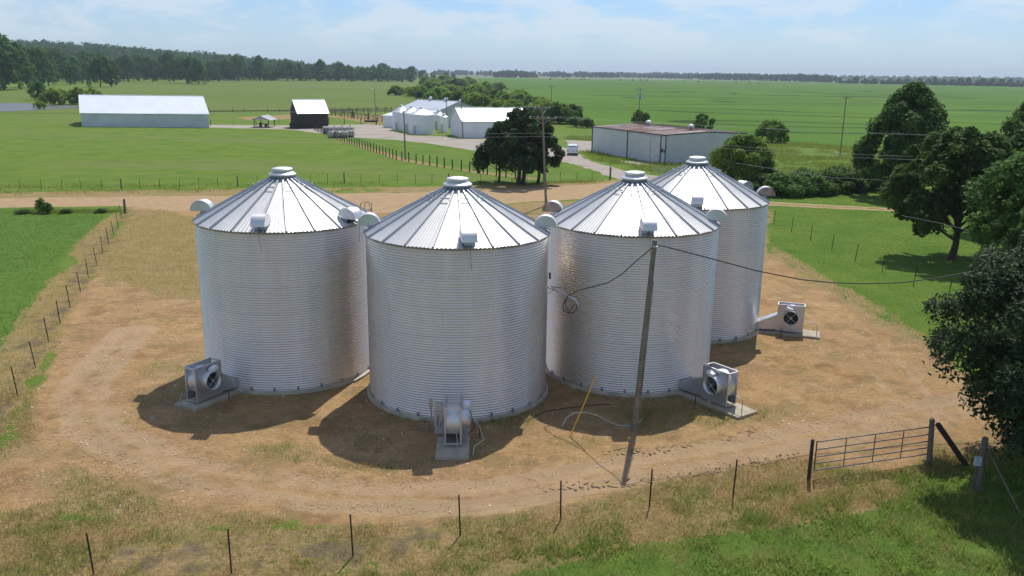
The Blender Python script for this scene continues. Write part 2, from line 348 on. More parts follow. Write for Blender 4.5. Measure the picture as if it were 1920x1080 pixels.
ASH1 = gp([(255, 395), (215, 420), (170, 500), (100, 600), (30, 720), (-60, 850)])
ASH2 = gp([(300, 1040), (480, 1040), (700, 1035), (800, 1015)])
LOOP = gp([(1900, 745), (1640, 790), (1400, 845), (1150, 885), (900, 935), (600, 930), (330, 880), (170, 800), (150, 730), (250, 620)])
RIGHTL = gp([(1640, 850), (1720, 760), (1640, 660), (1540, 590), (1440, 540)])
def zones(X, Y):
    n1 = fbm(X, Y, 3.0, 3)-.5; n2 = fbm(X, Y, 1.1, 9)-.5; n3 = fbm(X, Y, 6.0, 21)-.5
    def w(poly, soft, amp=1.0): return sst(-(sdf(X, Y, poly)+amp*(n1*3+n2*1.2)), -soft, soft)
    dy = sdf(X, Y, YARD)
    dirt = sst(-(dy+n1*2.4), -1.4, 1.4)*(.66+1.5*n3+.5*n1)
    loop = dline(X, Y, LOOP); loop2 = dline(X, Y, RIGHTL)
    lp = np.maximum(sst(-(loop+n1*1.5), -3.0, -1.2), .7*sst(-(loop2+n1*1.5), -2.6, -1.2))
    rut = np.maximum.reduce([np.exp(-((np.abs(loop+o_)-.95)/.32)**2) for o_ in (0, .5)]+[.8*np.exp(-((np.abs(loop2)-.95)/.32)**2)])*(.6+1.2*n3)
    dgr = np.maximum(w(DRYC, .8, .6), w(DRYB, .8, .5))
    dirt = np.maximum(dirt, lp*np.clip(dirt*3, 0, 1))
    dirt = np.maximum(dirt*(1-.75*dgr), 0.0)
    dry = np.maximum.reduce([w(DRY, 1.0, .5), w(DRYL, 1.0, .6), w(DRYB, 1, .5), w(DRYR, 1.2, .6)*.8, w(VERGE, .7, .5)*.75, w(CORRAL, .6, .2), w(CORR2, .8, .3), .85*sst(-dline(X, Y, FPATH), -1.7, -.5), w(YARD, 1.5, .8)])
    near = Y < 30
    dry = np.where(dy > 0, dry*(.86+1.0*n3+.5*n1), dry)
    road = np.maximum(w(ROAD, .6, .35), 0)
    tr = w(TRACK, .3, .12)
    tc_ = dline(X, Y, gp([(1330, 361), (1440, 381.5), (1560, 388), (1690, 394), (1950, 408.5), (2400, 430)]))
    tr = tr*(1-.8*sst(-tc_, -.45, -.15))
    grav = np.maximum.reduce([w(DRIVE, .7, .35), w(DRIVE2, .7, .4)*.8, w(PADW, .4, .2)])
    road = np.maximum(road, tr)
    dirt = np.maximum.reduce([dirt, road])
    lush = np.maximum(w(LEFTF, .8, .4), w(NGREEN, 2.4, 1.6))
    lawn = np.maximum.reduce([w(LAWN, 1.0, .4), w(SIDEG, 1.0, .4)*.8, w(WEEDS, 1.0, .4)*.9, .35*lush])
    ash = np.maximum(.62*sst(-(dline(X, Y, ASH1)+n1*3), -1.8, -.0), .60*sst(-(dline(X, Y, ASH2)+n1*4), -1.6, .2))
    ash = ash*(1+1.8*n2+1.2*(vnoise(X*2.3, Y*2.3, 5)-.5))
    rlt = np.maximum(road, np.clip(.40*lp+.45*rut*np.clip(dirt*2, 0, 1), 0, 1))
    return dirt, dry, grav, lush, lawn, ash, rlt, road, dy
def gheight(X, Y, dirt, road, dy):
    h = .10*(fbm(X, Y, 5, 33)-.5)+.05*(fbm(X, Y, .9, 41)-.5)
    for off in (-1.0, 1.0):
        l = dline(X+off*.25, Y+off*.95, LOOP); h = h-.05*np.exp(-(l/.28)**2)
    return h
bins = [(-11.46, 42.52), (-2.57, 39.46), (6.06, 42.83), (10.92, 51.25)]
def grid_sheet(x0, x1, y0, y1, step, names, edge_fade=True):
    xs = np.arange(x0, x1+step/2, step); ys = np.arange(y0, y1+step/2, step); nx, ny = len(xs), len(ys)
    X, Y = np.meshgrid(xs, ys); X = X.ravel(); Y = Y.ravel()
    d, dr, gv, lu, la, ash, rl, road, dy = zones(X, Y)
    hz = gheight(X, Y, d, road, dy)
    fl = np.ones_like(X)
    for bx, by in bins: fl *= sst(np.hypot(X-bx, Y-by), 5.0, 9.0)
    e = np.minimum.reduce([X-x0, x1-X, Y-y0, y1-Y]); hz = hz*fl*sst(e, 0, 3)
    I = np.arange(nx*ny).reshape(ny, nx)
    F = np.stack([I[:-1, :-1], I[:-1, 1:], I[1:, 1:], I[1:, :-1]], -1).reshape(-1, 4)
    fm = lambda a: a[F].mean(1)
    cls = np.zeros(len(F), int); cls[(fm(dy) < 0)] = 1; cls[fm(gv) > .5] = 3; cls[fm(road) > .5] = 2
    Vv = np.stack([X, Y, hz], 1); z1 = np.stack([d, dr, gv, np.ones_like(d)], 1); z2 = np.stack([lu, la, np.clip(ash*.75, 0, 1), rl], 1)
    for k, nm in enumerate(names):
        f = F[cls == k]
        if len(f) == 0: continue
        u, inv = np.unique(f, return_inverse=True)
        me = npmesh(nm, Vv[u], inv.reshape(f.shape), m_ground, True, {'zone': ('FLOAT_COLOR', 'POINT', z1[u]), 'zonb': ('FLOAT_COLOR', 'POINT', z2[u])})
        tag(link(nm, me), kind='structure')
grid_sheet(-84, 84, 15, 126, .3, ['grass_field', 'yard', 'dirt_road', 'gravel_drive'])
grid_sheet(-170, 130, 126, 300, 1.0, ['pasture', 'yard', 'dirt_road', 'gravel_drive'])
def sheet(name, pts, z, m, ragged=0, kind='structure', parent=None, seg=None):
    P = [np.array(p[:2]) for p in pts]; Q = []
    for i in range(len(P)):
        a, b = P[i], P[(i+1) % len(P)]; n = max(1, int(np.linalg.norm(b-a)/(seg or 1e9)))
        Q += [a+(b-a)*k/n for k in range(n)]
    Q = np.array(Q)
    if ragged: Q[:, 0] += ragged*2*(fbm(Q[:, 0], Q[:, 1], (seg or 5)*3, 5)-.5); Q[:, 1] += ragged*2*(fbm(Q[:, 0], Q[:, 1], (seg or 5)*3, 15)-.5)
    me = bpy.data.meshes.new(name); me.from_pydata([(q[0], q[1], z) for q in Q], [], [tuple(range(len(Q)))]); me.materials.append(m)
    o = link(name, me, parent); return tag(o, kind=kind) if kind else o
# far ground, one sheet to the horizon
_go = sheet('ground', [(-14000, -300), (14000, -300), (14000, 14000), (-14000, 14000)], -.25, m_ground)
for _an in ('zone', 'zonb'):
    _a = _go.data.attributes.new(_an, 'FLOAT_COLOR', 'POINT'); _a.data.foreach_set('color', [0.0]*16)
def fieldmat(name, c1, c2, c3, lines):
    m = bpy.data.materials.new(name); m.use_nodes = True; nt = m.node_tree; L = nt.links; b = nt.nodes['Principled BSDF']
    g = N(nt, 'ShaderNodeNewGeometry')
    def noise(sc, det, v=(1, 1, 1), ro=.6):
        mp = N(nt, 'ShaderNodeMapping'); mp.inputs['Scale'].default_value = v; L.new(g.outputs['Position'], mp.inputs[0])
        n = N(nt, 'ShaderNodeTexNoise'); n.inputs['Scale'].default_value = sc; n.inputs['Detail'].default_value = det; n.inputs['Roughness'].default_value = ro; L.new(mp.outputs[0], n.inputs['Vector']); return n.outputs[0]
    def rg(v, a, b_):
        n = N(nt, 'ShaderNodeMapRange', interpolation_type='SMOOTHSTEP'); L.new(v, n.inputs[0]); n.inputs[1].default_value = a; n.inputs[2].default_value = b_; return n.outputs[0]
    def mix(f, a, b_):
        n = N(nt, 'ShaderNodeMix', data_type='RGBA')
        for i, k in ((0, f), (6, a), (7, b_)):
            if isinstance(k, tuple): n.inputs[i].default_value = (*k, 1)
            else: L.new(k, n.inputs[i])
        return n.outputs[2]
    c = mix(rg(noise(.01, 4), .3, .7), c1, c2)
    c = mix(M_(nt, 'MULTIPLY', rg(noise(.012, 5, (1, 3, 1)), .58, .72), .6), c, c3)
    c = mix(M_(nt, 'MULTIPLY', rg(noise(.9, 4), .45, .7), .3), c, tuple(x*.5 for x in c1))
    if lines:
        nn = noise(.0032, 2.5, (.55, 1.6, 1), .45); fr = M_(nt, 'PINGPONG', M_(nt, 'MULTIPLY', nn, 13.0), .5)
        ln = N(nt, 'ShaderNodeMapRange', interpolation_type='SMOOTHSTEP'); L.new(fr, ln.inputs[0]); ln.inputs[1].default_value = .03; ln.inputs[2].default_value = .085; ln.inputs[3].default_value = 1.0; ln.inputs[4].default_value = 0
        c = mix(ln.outputs[0], c, tuple(x*.36 for x in c1))
    L.new(c, b.inputs['Base Color']); b.inputs['Roughness'].default_value = .95; b.inputs['Specular IOR Level'].default_value = .1
    bp = N(nt, 'ShaderNodeBump'); bp.inputs['Strength'].default_value = .7; bp.inputs['Distance'].default_value = .3; L.new(noise(1.2, 5), bp.inputs['Height']); L.new(bp.outputs[0], b.inputs['Normal'])
    return m
m_crop = fieldmat('crop_green', (.070, .155, .012), (.100, .190, .016), (.17, .25, .040), True)
m_farp = fieldmat('far_pasture_green', (.115, .170, .030), (.150, .195, .042), (.205, .215, .09), False)
m_farp2 = fieldmat('stubble_green', (.15, .19, .08), (.19, .22, .10), (.22, .23, .12), False)
sheet('crop_field', list(map(tuple, gp([(905, 157), (950, 168), (1000, 184), (1050, 205), (1075, 225), (1095, 237), (1200, 243), (1430, 262), (1640, 280), (2200, 296)])))+[(700, 420), (1900, 1500), (1330, 2000), (700, 2500), (-100, 2300)], .06, m_crop, 2.5, seg=8)
sheet('far_pasture', gp([(-300, 214), (150, 212), (395, 208), (740, 206), (800, 196), (860, 186), (730, 176), (760, 165), (860, 156), (870, 152), (500, 149), (230, 155), (150, 170), (-300, 176)]), .05, m_farp, 1.5, seg=10)
sheet('field', [(-250, 2300), (700, 2520), (1330, 2020), (1700, 2200), (1600, 5000), (-700, 5000)], -.10, m_farp2)
m_water = mat('pond_water', (.12, .12, .10), .38, 0, .1, .5, .05, 3)
sheet('pond', gp([(-260, 199), (-60, 193), (40, 193.5), (80, 196), (140, 198), (165, 201), (120, 204), (70, 207), (0, 210), (-260, 216)]), .12, m_water, .6, seg=4)

# haze
hb = MB().box((0, 6500, 53), (26000, 14000, 115)); hm = bpy.data.materials.new('haze_air'); hm.use_nodes = True; hn = hm.node_tree; hn.nodes.clear()
ho = N(hn, 'ShaderNodeOutputMaterial'); pv = N(hn, 'ShaderNodeVolumePrincipled'); pv.inputs['Color'].default_value = (.78, .90, 1.0, 1); pv.inputs['Density'].default_value = HAZE; pv.inputs['Anisotropy'].default_value = .2
hn.links.new(pv.outputs[0], ho.inputs['Volume']); tag(hb.build('haze', hm), kind='stuff')

# ------------------------------------------------------------------ grain bins
BR = 4.24; BH = 7.82; NR = 6; NS = 10; RH = BH/NR
def wall_sheet_mesh():
    rows = 77; cols = 9; v = []; ang = 2*PI/NS
    for j in range(rows+1):
        z = RH*j/rows + .0; c = BR + .022*math.cos(2*PI*11*j/rows)
        for i in range(cols+1):
            t = i/cols; a = (t*1.012)*ang; r = c + (.003 if i == cols else 0) - .0
            v.append((r*math.cos(a), r*math.sin(a), z))
    f = [(j*(cols+1)+i, j*(cols+1)+i+1, (j+1)*(cols+1)+i+1, (j+1)*(cols+1)+i) for j in range(rows) for i in range(cols)]
    return npmesh('wall_sheet', v, f, m_wall, True)
NP = 21; PA = 2*PI/NP; SL = math.tan(R_(28.2)); R0 = .60; R1 = BR+.07
def rz_(r): return BH+.02+(BR-r)*SL
def panel_mesh(rib):
    v = []; f = []; st = [R0, 1.6, 2.9, R1]
    prof = []
    for r in st:
        w = r*math.tan(PA/2); wk = w/(R1*math.tan(PA/2)); row = []
        if rib: row = [(-w-.050, .004), (-w-.034, .085), (-w+.034, .085), (-w+.050, .004)]
        else:
            row = [(-w+.03, 0)]
            for k in range(1, 7):
                s = -w+2*w*k/7; row += [(s-.05*wk, 0), (s-.020*wk, .028*min(1, wk*1.5)), (s+.020*wk, .028*min(1, wk*1.5)), (s+.05*wk, 0)]
            row += [(w-.03, 0)]
        prof.append([(r, s, rz_(r)+h) for s, h in row])
    k = len(prof[0])
    for p in prof: v += p
    f = [(i*k+j, (i+1)*k+j, (i+1)*k+j+1, i*k+j+1) for i in range(len(st)-1) for j in range(k-1)]
    n = len(v)
    if rib:                        # end cap of the rib at the eave
        f.append(tuple((len(st)-1)*k+j for j in range(k)))
    return npmesh('p', v, f, m_rib if rib else m_roof) if not rib else MB().add(v, f)
sheet_me = wall_sheet_mesh(); panel_me = panel_mesh(False); panel_me.name = 'roof_panel'
_r = panel_mesh(True); ro_ = _r.build('rib', m_rib); rib_me = ro_.data; bpy.data.objects.remove(ro_)
def once(mb, m):
    o = mb.build('tmp', m); me = o.data; bpy.data.objects.remove(o); return me
# bolts (one mesh per bin, shared)
bv = []; bf = []
def bolt(a, z):
    r = BR+.019; s = .010; n = len(bv); ca, sa = math.cos(a), math.sin(a)
    for du, dz in ((-s, -s), (s, -s), (s, s), (-s, s)): bv.append((r*ca-du*sa, r*sa+du*ca, z+dz))
    bv.append(((r+.012)*ca, (r+.012)*sa, z)); bf.extend([(n, n+1, n+4), (n+1, n+2, n+4), (n+2, n+3, n+4), (n+3, n, n+4)])
for j in range(NR):
    off = (j % 2)*PI/NS
    for k in range(NS):
        for q in range(11): bolt(off+k*2*PI/NS+.012, RH*(j+(q+.0)/11)); 
    if j:
        for k in range(110): bolt(k*2*PI/110, RH*j)
bolt_me = npmesh('bolts', bv, bf, mat('bolt_grey', (.22, .22, .22), .6, .5))
cap_sk = once(MB().lathe([(.42, 10.16), (.46, 10.14), (.67, 10.0), (.675, 9.95), (.64, 9.95)], 40, sm=False), m_cap)
cap_co = once(MB().lathe([(.455, 9.95), (.455, 10.20)], 40), m_cap)
cap_lid = once(MB().lathe([(.44, 10.18), (.51, 10.18), (.51, 10.24), (.48, 10.27), (.28, 10.31), (.0, 10.32)], 40, sm=False), m_cap)
neck_me = once(MB().lathe([(.57, 9.70), (.55, 10.02)], 40), m_rib)
eave_me = once(MB().lathe([(BR+.03, BH-.09), (BR+.055, BH-.05), (BR+.05, BH-.02), (R1-.006, rz_(R1)-.05), (R1+.006, rz_(R1)-.05), (R1+.006, rz_(R1)+.012)], 84), m_rib)
fnd_me = once(MB().lathe([(BR+.02, .16), (BR+.13, .14), (BR+.17, .10), (BR+.18, -.1)], 84), m_conc)
bra = MB()
for k in range(0, NP, 2):
    a = (k+.5)*PA+PA/2
    for rr_, hh in ((1.42, .15), (1.12, .12)):
        h = rr_*math.tan(PA/2)*1.02
        p = lambda s, r=rr_, hh=hh: (r*math.cos(a)-s*math.sin(a), r*math.sin(a)+s*math.cos(a), rz_(r)+hh)
        bra.tube([p(-h), p(h)], .026 if rr_ > 1.3 else .014, 5)
bra_me = once(bra, m_rib)
def vent_meshes():
    r = .52; w = .31; n = 18
    A = [(r*math.cos(PI*i/n), r*math.sin(PI*i/n)) for i in range(n+1)]
    sh = MB(); vv = [(x, -w, z) for x, z in A]+[(x, w, z) for x, z in A]
    sh.add(vv, [(i, i+1, n+2+i, n+1+i) for i in range(n)], True)
    vv2 = [(x*.97, -w+.01, z*.97) for x, z in A]+[(x*.97, w-.01, z*.97) for x, z in A]
    sh.add(vv2, [(i, n+1+i, n+2+i, i+1) for i in range(n)], True)
    for s in (1,):
        sd = MB()
        y0 = s*w; y1 = s*(w+.012); P = [(x, y, z) for y in (y0, y1) for x, z in [(r*1.02*math.cos(PI*i/n), r*1.02*math.sin(PI*i/n)) for i in range(n+1)]]
        sd.add(P, [tuple(range(n+1)), tuple(range(n+1, 2*n+2))[::-1]]+[(i, i+1, n+2+i, n+1+i) for i in range(n)])
    nk = MB().add([(-.50, -w+.02, .0), (.0, -w+.02, .0), (.0, w-.02, .0), (-.50, w-.02, 0), (-.50, -w+.02, -.22), (.06, -w+.02, -.42), (.06, w-.02, -.42), (-.50, w-.02, -.22)],
                  [(3, 2, 1, 0), (4, 5, 6, 7), (0, 1, 5, 4), (1, 2, 6, 5), (2, 3, 7, 6), (3, 0, 4, 7)])
    return once(sh, m_cap), once(sd, m_fan), once(nk, m_fan)
vh, vs_, vn = vent_meshes(); vs_r = vs_.copy(); vs_r.materials.clear(); vs_r.materials.append(m_rustin)
cord_me = once(MB().tube([(.52, 0, 0), (.50, .02, -.5), (.42, .08, -1.15)], .012, 5), mat('tan_cord', (.25, .22, .17), .8))
info = [('leftmost galvanised grain bin with corrugated walls and a cone roof, three roof vents showing', [(-90, 1, 0), (180, 0, 0), (-27, 1, 0), (90, 0, 0)], 3, (378, 745)),
        ('front middle galvanised grain bin with its fan facing the camera on a short concrete pad', [(-80, 1, 0), (186, 0, 0), (-4, 0, 0), (90, 0, 0)], -6, (850, 830)),
        ('galvanised grain bin right behind the leaning wooden pole, second from the right', [(-88, 1, 0), (168, 0, 1), (-15, 0, 0), (80, 0, 0)], 7, (1357, 757)),
        ('rearmost galvanised grain bin at the right, partly hidden by the bin in front of it', [(-8, 0, 1), (32, 0, 0), (-100, 0, 0), (150, 0, 0)], 0, (1482, 624))]
for (bx, by), (lab, vents, rot, fpx) in zip(bins, info):
    b = thing('grain_bin', lab, 'grain bin', (bx, by, 0), 0, 'four galvanised grain bins')
    r0 = R_(rot)
    for j in range(NR):
        for k in range(NS):
            link('wall_sheet', sheet_me, b, (0, 0, RH*j+.0), (0, 0, r0+(j % 2)*PI/NS+k*2*PI/NS+random.uniform(-.0008, .0008)))
    for k in range(NP):
        link('roof_panel', panel_me, b, rot=(0, 0, r0+k*PA)); link('roof_rib', rib_me, b, rot=(0, 0, r0+k*PA))
    tag(link('bolts', bolt_me, b, rot=(0, 0, r0)), kind='stuff')
    link('eave_trim', eave_me, b); link('foundation', fnd_me, b); link('peak_neck', neck_me, b)
    link('peak_skirt', cap_sk, b); link('peak_collar', cap_co, b); link('peak_lid', cap_lid, b)
    link('roof_ring', bra_me, b, rot=(0, 0, r0))
    for ang, cord, rust in vents:
        a = R_(ang); v = link('roof_vent', vh, b, (4.10*math.cos(a), 4.10*math.sin(a), 8.12), (0, 0, a))
        for yy in (0, -.632): link('vent_side', vs_r if rust else vs_, v, (0, yy, 0)); link('vent_neck', vn, v)
        if cord: link('vent_cord', cord_me, v)
    # anchor brackets at the foot
    for k in range(24):
        a = r0+k*2*PI/24; link('anchor_bracket', MATS.setdefault('_anch', None) or MATS.__setitem__('_anch', once(MB().box((BR+.05, 0, .22), (.05, .10, .16)).tube([(BR+.07, 0, .1), (BR+.07, 0, .34)], .012, 5), m_rib)) or MATS['_anch'], b, rot=(0, 0, a))

# ------------------------------------------------------------------ fans
def fan_unit(bi, fpx, side, lab, extra=False, off=1.35, tail=.9):
    bx, by = bins[bi]; g = G(*fpx); ang = math.atan2(g[1]-by, g[0]-bx)
    pad = thing('concrete_pad', lab.replace('LOOK', 'flat concrete pad under the fan'), 'concrete pad', (bx, by, 0), ang, 'concrete pads under the bin fans')
    MB().box((BR+.1+(off+1.5+tail)/2, 0, .02), (off+1.5+tail, 1.35, .20)).build('slab', m_conc, pad)
    t = thing('bin_fan', lab.replace('LOOK', 'grey drying fan with tapered duct'), 'fan', (bx, by, 0), ang, 'fans blowing into the grain bins')
    x0 = BR+off; x1 = x0+1.5; z0 = .22; z1 = z0+1.6; hw = .32
    for s in (-1, 1):
        p = MB().box(((x0+x1)/2, s*hw, (z0+z1)/2), (1.5, .02, 1.6)).box(((x0+x1)/2, s*(hw), z1), (1.5, .07, .02)).box(((x0+x1)/2, s*(hw), z0+.01), (1.5, .07, .02)).box((x0, s*hw, .95+.07), (.02, .07, 1.58)).box((x1, s*hw, 1.02), (.02, .07, 1.58))
        p.build('side_plate', m_fan, t)
    MB().box((x0, 0, z1-.03), (.05, 2*hw-.07, .05)).box((x1, 0, z1-.03), (.05, 2*hw-.07, .05)).box((x1, 0, z0+.03), (.05, 2*hw-.07, .05)).build('cross_bar', m_cap, t)
    # scroll drum
    n = 28; cxz = ((x0+x1)/2+.02, z0+.86); pr = []
    for i in range(n+1):
        a = PI*1.5 - i/n*(2*PI*.86); r = .56+.16*i/n; pr.append((cxz[0]+r*math.cos(a), cxz[1]+r*math.sin(a)))
    y = hw-.012; vv = [(p[0], -y, p[1]) for p in pr]+[(p[0], y, p[1]) for p in pr]
    MB().add(vv, [(i, i+1, n+2+i, n+1+i) for i in range(n)], True).build('scroll_housing', m_cap, t)
    # transition duct into the bin
    a0, b0, a1, b1 = .30, .95, .45, .42
    q = [(BR-.05, -.42, .20), (BR-.05, .42, .20), (BR-.05, .42, .62), (BR-.05, -.42, .62), (x0-.02, -hw, .26), (x0-.02, hw, .26), (x0-.02, hw, 1.18), (x0-.02, -hw, 1.18)]
    MB().add(q, [(0, 1, 2, 3), (7, 6, 5, 4), (3, 2, 6, 7), (1, 0, 4, 5), (2, 1, 5, 6), (0, 3, 7, 4)]).box((BR+.02, 0, .41), (.06, .92, .50)).build('transition_duct', m_fan, t)
    # inlet
    cy = side*hw; L = .36; R = .44; c = (cxz[0], cxz[1]+.02)
    m = 28; V_ = []
    for rr, d in ((R, 0), (R, L), (R-.025, L), (R-.025, 0)):
        V_ += [(c[0]+rr*math.cos(2*PI*i/m), cy+side*d, c[1]+rr*math.sin(2*PI*i/m)) for i in range(m)]
    MB().add(V_, [(j*m+i, j*m+(i+1) % m, (j+1)*m+(i+1) % m, (j+1)*m+i) for j in range(3) for i in range(m)], True).build('inlet_ring', m_cap, t)
    w = MB(); V_ = [(c[0]+(R-.03)*math.cos(2*PI*i/m), cy+side*.03, c[1]+(R-.03)*math.sin(2*PI*i/m)) for i in range(m)]; w.add(V_, [tuple(range(m))]); w.build('inlet_throat', m_black, t)
    wh = MB()
    for i in range(14):
        a = 2*PI*i/14; M = Matrix.Rotation(-a, 3, 'Y') @ Matrix.Rotation(.6, 3, 'X')
        wh.box((c[0]+.26*math.cos(a), cy+side*.13, c[1]+.26*math.sin(a)), (.22, .012, .05), M=M)
    wh.build('fan_wheel', mat('wheel_grey', (.13, .14, .15), .5, .5), t)
    MB().tube([(c[0], cy+side*.05, c[1]), (c[0], cy+side*.30, c[1])], .075, 12).build('hub', m_fan, t)
    sp_ = MB()
    for a in (.9, .9+PI/2, .9+PI, .9-PI/2): sp_.tube([(c[0], cy+side*.32, c[1]), (c[0]+(R-.02)*math.cos(a), cy+side*.32, c[1]+(R-.02)*math.sin(a))], .012, 5)
    sp_.build('inlet_guard', m_cap, t)
    MB().box((c[0]-.12, cy+side*.22, c[1]+R+.09), (.36, .26, .16), M=Matrix.Rotation(.3, 3, 'Y')).build('switch_box', m_white, t)
    MB().tube([(x1+.02, side*.1, .9), (x1+.35, side*.15, .82), (x1+.75, side*.2, .80), (x1+.80, side*.2, .72), (x1+.8, side*.2, .05)], .02, 6).build('conduit', m_rib, t)
    MB().tube([(x0+.3, side*(hw+.75), 0), (x0+.3, side*(hw+.75), .55)], .025, 6).build('pad_stake', m_dark, t)
    if extra:
        MB().box((x0+.35, -hw-.32, .72), (.24, .36, 1.0)).box((x0+.30, -hw-.30, 1.38), (.24, .34, .30)).build('control_cabinet', m_fan, t)
        MB().box((x0-.2, -hw-.68, 1.35), (.14, .16, .34)).tube([(x0-.2, -hw-.68, 1.2), (x0-.2, -hw-.62, .2)], .03, 6).build('junction_box', m_fan, t)
        MB().tube([(x0+.49, -hw-.32, 1.1), (x0+.56, -hw-.36, .7), (x0+.53, -hw-.25, .55), (x0+.5, -hw-.18, .8)], .014, 5).tube([(x0+.2, hw+.36, 1.2), (x0+.5, hw+.55, .5), (x0+.9, hw+.3, .45)], .016, 5).build('cable', m_cable, t)
        MB().tube([(x0+.1, hw+.4, .8), (x0+.5, hw+.72, .65), (x0+1.4, hw+.95, .4), (x0+2.0, hw+.55, .35), (x0+2.05, hw+.5, 0)], .018, 5).build('drain_pipe', m_hose, t)
    return t
fan_unit(0, (382, 752), 1, 'LOOK at the foot of the leftmost bin', off=.85, tail=.35)
fan_unit(1, (850, 835), 1, 'LOOK at the front of the middle bin, seen end on', True)
fan_unit(2, (1357, 763), -1, 'LOOK at the foot of the bin behind the leaning pole')
fan_unit(3, (1480, 625), -1, 'LOOK beside the rearmost bin at the right', off=1.1)

# ------------------------------------------------------------------ poles, wires
def leanpole(name, lab, base, top, r0, r1, m, group=None):
    g = G(*base); tp = V(top[0], top[1], g[1]); t = thing(name, lab, 'utility pole', tuple(g), 0, group)
    d = tp-g; MB().tube([(0, 0, -.1), tuple(d*.5), tuple(d)], [r0, (r0+r1)/2, r1], 12).build('pole', m, t); return t, d
yp, yd = leanpole('wooden_pole', 'tall leaning grey wooden pole in the yard with black service cables at its top', (1189, 808), (1228, 450), .14, .10, m_pole)
MB().tube([(yd[0]-.1, -.13, yd[2]-.25), (yd[0]+.1, -.13, yd[2]-.25)], .03, 6).tube([(yd[0]+.08, -.1, yd[2]-.35), (yd[0]+.22, -.1, yd[2]-.38)], .04, 6).build('insulator', m_cap, yp)
MB().tube([(yd[0]*.2+.13, -.08, yd[2]*.2), (yd[0]*.8+.12, -.08, yd[2]*.8)], .012, 5).build('ground_wire', m_cable, yp)
def sag(a, b, s, n=24, wob=0):
    a = np.array(a); b = np.array(b); P = []
    for i in range(n+1):
        t = i/n; p = a+(b-a)*t; p[2] -= 4*s*t*(1-t)
        if wob: p[2] += wob*math.sin(i*2.1)+wob*.5*math.sin(i*5.3)
        P.append(tuple(p))
    return P
ptop = G(1189, 808)+yd; Yp = ptop[1]
def cable(name, lab, pts, r, m, cat='cable', group=None):
    o = MB().tube(pts, r, 6).build(name, m); return tag(o, lab, cat, group)
# service drop to bin 2
c1 = [tuple(ptop+[-.05, -.1, -.25])]+[tuple(V(x, y, Yp+k)) for x, y, k in ((1216, 470, .2), (1190, 492, .6), (1165, 515, 1.0), (1140, 530, 1.6), (1110, 538, 2.2), (1085, 544, 2.6), (1065, 554, 3.0), (1056, 570, 3.1), (1057, 582, 3.1), (1066, 587, 3.1), (1076, 586, 3.1), (1082, 578, 3.1), (1080, 568, 3.1))]
cable('service_cable', 'black service cable drooping from the leaning pole to the mast on the middle bin', c1, .022, m_cable)
c1b = [tuple(V(x, y, Yp+3.15)) for x, y in ((1064, 556), (1060, 566), (1062, 578), (1068, 584), (1073, 576), (1078, 570))]
cable('cable_loop', 'slack loop of black cable hanging below the mast on the middle bin', c1b, .018, m_cable)
eR = V(1840, 505, Yp+3)
c2 = [tuple(ptop+[.05, -.1, -.2])]+[tuple(V(x, y, Yp+k)) for x, y, k in ((1246, 462, .05), (1330, 484, .4), (1420, 508, .9), (1500, 524, 1.4), (1560, 530, 1.7), (1620, 532, 2.0), (1690, 530, 2.4), (1760, 521, 2.8), (1830, 508, 3.1), (1920, 480, 3.5))]
cable('service_cable', 'long black service cable running from the leaning pole into the trees at the right', c2, .024, m_cable)
# mast on bin 2
ms = thing('service_mast', 'grey service mast with weatherhead fixed to the right side of the middle bin', 'service mast', (bins[1][0], bins[1][1], 0))
def loc(p): return tuple(np.array(p)-np.array([bins[1][0], bins[1][1], 0]))
Ym = bins[1][1]-.2
MB().tube([loc(V(1024, 537, Ym)), loc(V(1064, 540, Ym-.3))], .028, 6).tube([loc(V(1026, 552, Ym)), loc(V(1042, 540, Ym-.2))], .015, 5).build('bracket_arm', m_rib, ms)
MB().tube([loc(V(1026, 538, Ym)), loc(V(1060, 552, Ym-.6)), loc(V(1079, 562, Ym-.8)), loc(V(1083, 572, Ym-.8))], [.04, .04, .05, .07], 8).build('conduit', m_fan, ms)
MB().box(loc(V(1031, 517, Ym)), (.09, .09, .30)).tube([loc(V(1026, 512, Ym)), loc(V(1032, 512, Ym))], .02, 5).build('bracket_box', m_black, ms)

